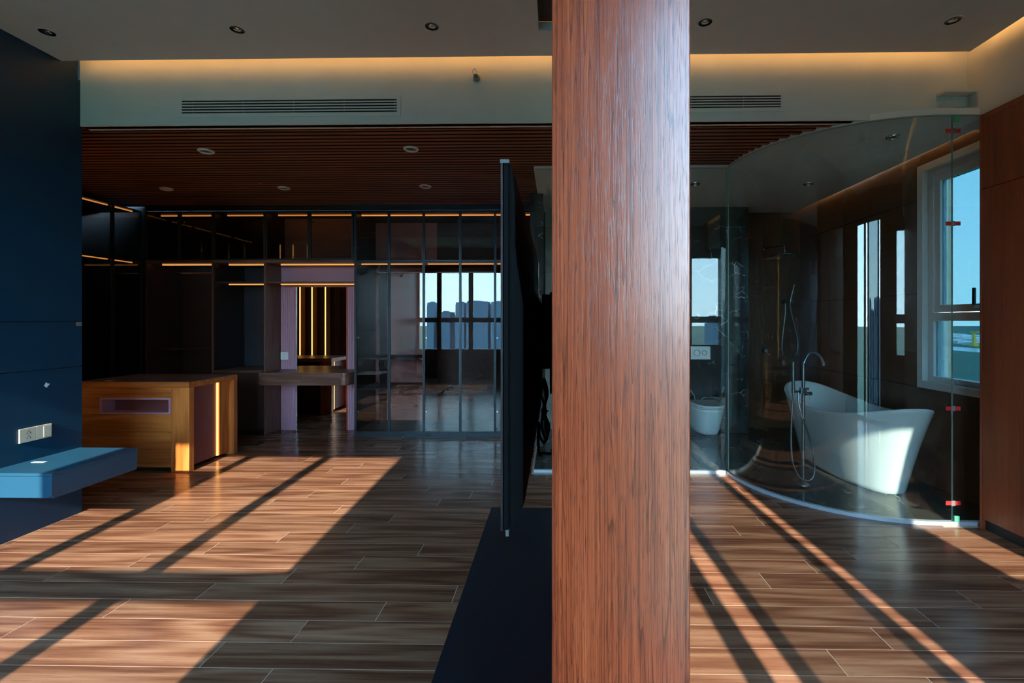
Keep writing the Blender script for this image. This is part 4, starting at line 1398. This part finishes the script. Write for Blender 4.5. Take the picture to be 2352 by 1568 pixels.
tube('hand_shower', [(fx - 0.085, fyy, 0.79), (fx - 0.085, fyy, 1.055)], 0.0125, 'brushed_steel', fa, n=16, sub=1)
tube('hose', [(fx - 0.085, fyy, 0.79), (fx - 0.092, fyy, 0.66), (fx - 0.108, fyy - 0.01, 0.42), (fx - 0.098, fyy - 0.02, 0.20), (fx - 0.04, fyy - 0.03, 0.075), (fx + 0.035, fyy - 0.03, 0.055), (fx + 0.078, fyy - 0.03, 0.12), (fx + 0.068, fyy - 0.03, 0.28), (fx + 0.028, fyy - 0.03, 0.44), (fx - 0.028, fyy - 0.03, 0.60), (fx - 0.045, fyy - 0.01, 0.72), (fx - 0.04, fyy, 0.795)], 0.0075, 'brushed_steel', fa, n=10)

# ================================================================== shower on the brown wall
sh = thing('rain_shower', (2.78, BYB, 2.2), 'round rain shower head on an arm from the brown wall', 'shower')
lathe('wall_flange', [(0.030, -0.0005), (0.030, -0.012), (0.018, -0.018)], (2.735, BYB, 2.345), 'dark_chrome', sh, n=20, axis='y')
tube('arm', [(2.735, BYB - 0.012, 2.345), (2.74, BYB - 0.15, 2.348), (2.78, 5.90, 2.318), (2.782, 5.868, 2.312), (2.783, 5.86, 2.29), (2.783, 5.86, 2.235)], 0.012, 'dark_chrome', sh, n=12)
lathe('head', [(0.150, 0.000), (0.158, 0.004), (0.156, 0.010), (0.05, 0.022), (0.022, 0.034), (0.022, 0.045)], (2.783, 5.86, 2.195), 'dark_chrome', sh, n=40)
nz_v, nz_f = [], []
for rr, cnt in ((0.03, 8), (0.055, 14), (0.08, 20), (0.105, 26), (0.13, 32)):
    for i in range(cnt):
        a = 2 * math.pi * i / cnt
        cx_, cy_ = 2.783 + rr * math.cos(a), 5.86 + rr * math.sin(a)
        b = len(nz_v)
        nz_v += boxv(cx_ - 0.0032, cx_ + 0.0032, cy_ - 0.0032, cy_ + 0.0032, 2.191, 2.1952)
        nz_f += [tuple(k + b for k in f) for f in BOXF]
o = mesh_obj('nozzles', nz_v, nz_f, 'film', sh)
o['kind'] = 'stuff'

hs = thing('hand_shower_set', (3.0, BYB - 0.05, 1.3), 'slim hand shower with looping hose on the brown wall', 'shower')
box('bracket', 2.965, 3.065, BYB - 0.075, BYB - 0.050, 1.635, 1.665, 'dark_chrome', hs, bev=0.004)
lathe('wall_outlet', [(0.024, -0.0005), (0.024, -0.012), (0.014, -0.055)], (2.985, BYB, 1.65), 'dark_chrome', hs, n=18, axis='y')
tube('hand_shower', [(3.043, BYB - 0.062, 1.62), (3.060, BYB - 0.075, 1.74), (3.083, BYB - 0.10, 1.875)], 0.011, 'brushed_steel', hs, n=12)
tube('hose', [(2.985, BYB - 0.06, 1.645), (2.985, BYB - 0.06, 1.50), (2.965, BYB - 0.05, 1.28), (2.950, BYB - 0.045, 1.08), (2.975, BYB - 0.045, 0.95), (3.050, BYB - 0.045, 0.905), (3.13, BYB - 0.045, 0.97), (3.155, BYB - 0.045, 1.10), (3.120, BYB - 0.05, 1.30), (3.065, BYB - 0.06, 1.50), (3.043, BYB - 0.062, 1.62)], 0.008, 'brushed_steel', hs, n=10)
mxv = thing('shower_valve', (2.735, BYB, 1.03), 'small round shower mixer controls on the brown wall', 'valve')
lathe('diverter_knob', [(0.018, -0.0005), (0.018, -0.03), (0.014, -0.034)], (2.73, BYB, 1.085), 'dark_chrome', mxv, n=18, axis='y')
kn = lathe('mixer_knob', [(0.032, -0.0005), (0.032, -0.008), (0.022, -0.010), (0.022, -0.05)], (2.742, BYB, 1.02), 'dark_chrome', mxv, n=20, axis='y')
tube('lever', [(2.742, BYB - 0.045, 1.01), (2.785, BYB - 0.06, 0.965)], 0.005, 'dark_chrome', kn, n=8, sub=1)

# ================================================================== toilet and flush plate
TCX = 1.800
to = thing('toilet', (TCX, 5.75, 0.12), 'white wall hung toilet with closed lid on the marble wall', 'toilet')


def d_ring(hw, y0, y1, z, n=40, ex=3.2):
    """outline straight at the wall, rounded at the front"""
    out = []
    for i in range(n):
        a = math.pi * i / (n - 1)
        c, s = math.cos(a), math.sin(a)
        out.append((TCX + math.copysign(abs(c) ** (2 / ex), c) * hw, y1 - abs(s) ** (2 / ex) * (y1 - y0), z))
    return out


def loft(name, rs, mat, parent):
    n = len(rs[0])
    vs = [v for r in rs for v in r]
    fs = []
    for j in range(len(rs) - 1):
        for i in range(n):
            a, b = j * n + i, j * n + (i + 1) % n
            fs.append((a, b, b + n, a + n))
    fs.append(tuple(range(n))[::-1])
    fs.append(tuple(range((len(rs) - 1) * n, len(rs) * n)))
    return mesh_obj(name, vs, fs, mat, parent, smooth=lambda p: len(p.vertices) == 4)


TY0, TY1 = 5.46, 5.999
loft('bowl', [d_ring(0.118, TY0 + 0.14, TY1, 0.085), d_ring(0.132, TY0 + 0.10, TY1, 0.092), d_ring(0.146, TY0 + 0.07, TY1, 0.15), d_ring(0.163, TY0 + 0.035, TY1, 0.26), d_ring(0.176, TY0 + 0.012, TY1, 0.36), d_ring(0.180, TY0 + 0.004, TY1, 0.392), d_ring(0.178, TY0 + 0.006, TY1, 0.394)], 'ceramic', to)
loft('seat', [d_ring(0.178, TY0 + 0.006, TY1 - 0.06, 0.3975), d_ring(0.182, TY0, TY1 - 0.06, 0.400), d_ring(0.182, TY0, TY1 - 0.06, 0.410), d_ring(0.178, TY0 + 0.004, TY1 - 0.06, 0.413)], 'ceramic', to)
loft('lid', [d_ring(0.180, TY0 + 0.004, TY1 - 0.06, 0.4165), d_ring(0.183, TY0 - 0.001, TY1 - 0.06, 0.420), d_ring(0.183, TY0 - 0.001, TY1 - 0.06, 0.430), d_ring(0.172, TY0 + 0.012, TY1 - 0.065, 0.437)], 'ceramic', to)
fp = thing('flush_plate', (1.79, 6.0, 0.93), 'pale flush plate with two round buttons above the toilet', 'flush plate')
box('plate', 1.685, 1.928, 5.986, 5.9995, 0.928, 1.091, 'white_plastic', fp, bev=0.003)
for xx, r in ((1.762, 0.040), (1.852, 0.031)):
    lathe('button', [(r, -0.0005), (r, -0.003), (r * 0.86, -0.0035), (r * 0.84, -0.001)], (xx, 5.986, 1.01), 'dark_chrome', fp, n=32, axis='y', cap=False)
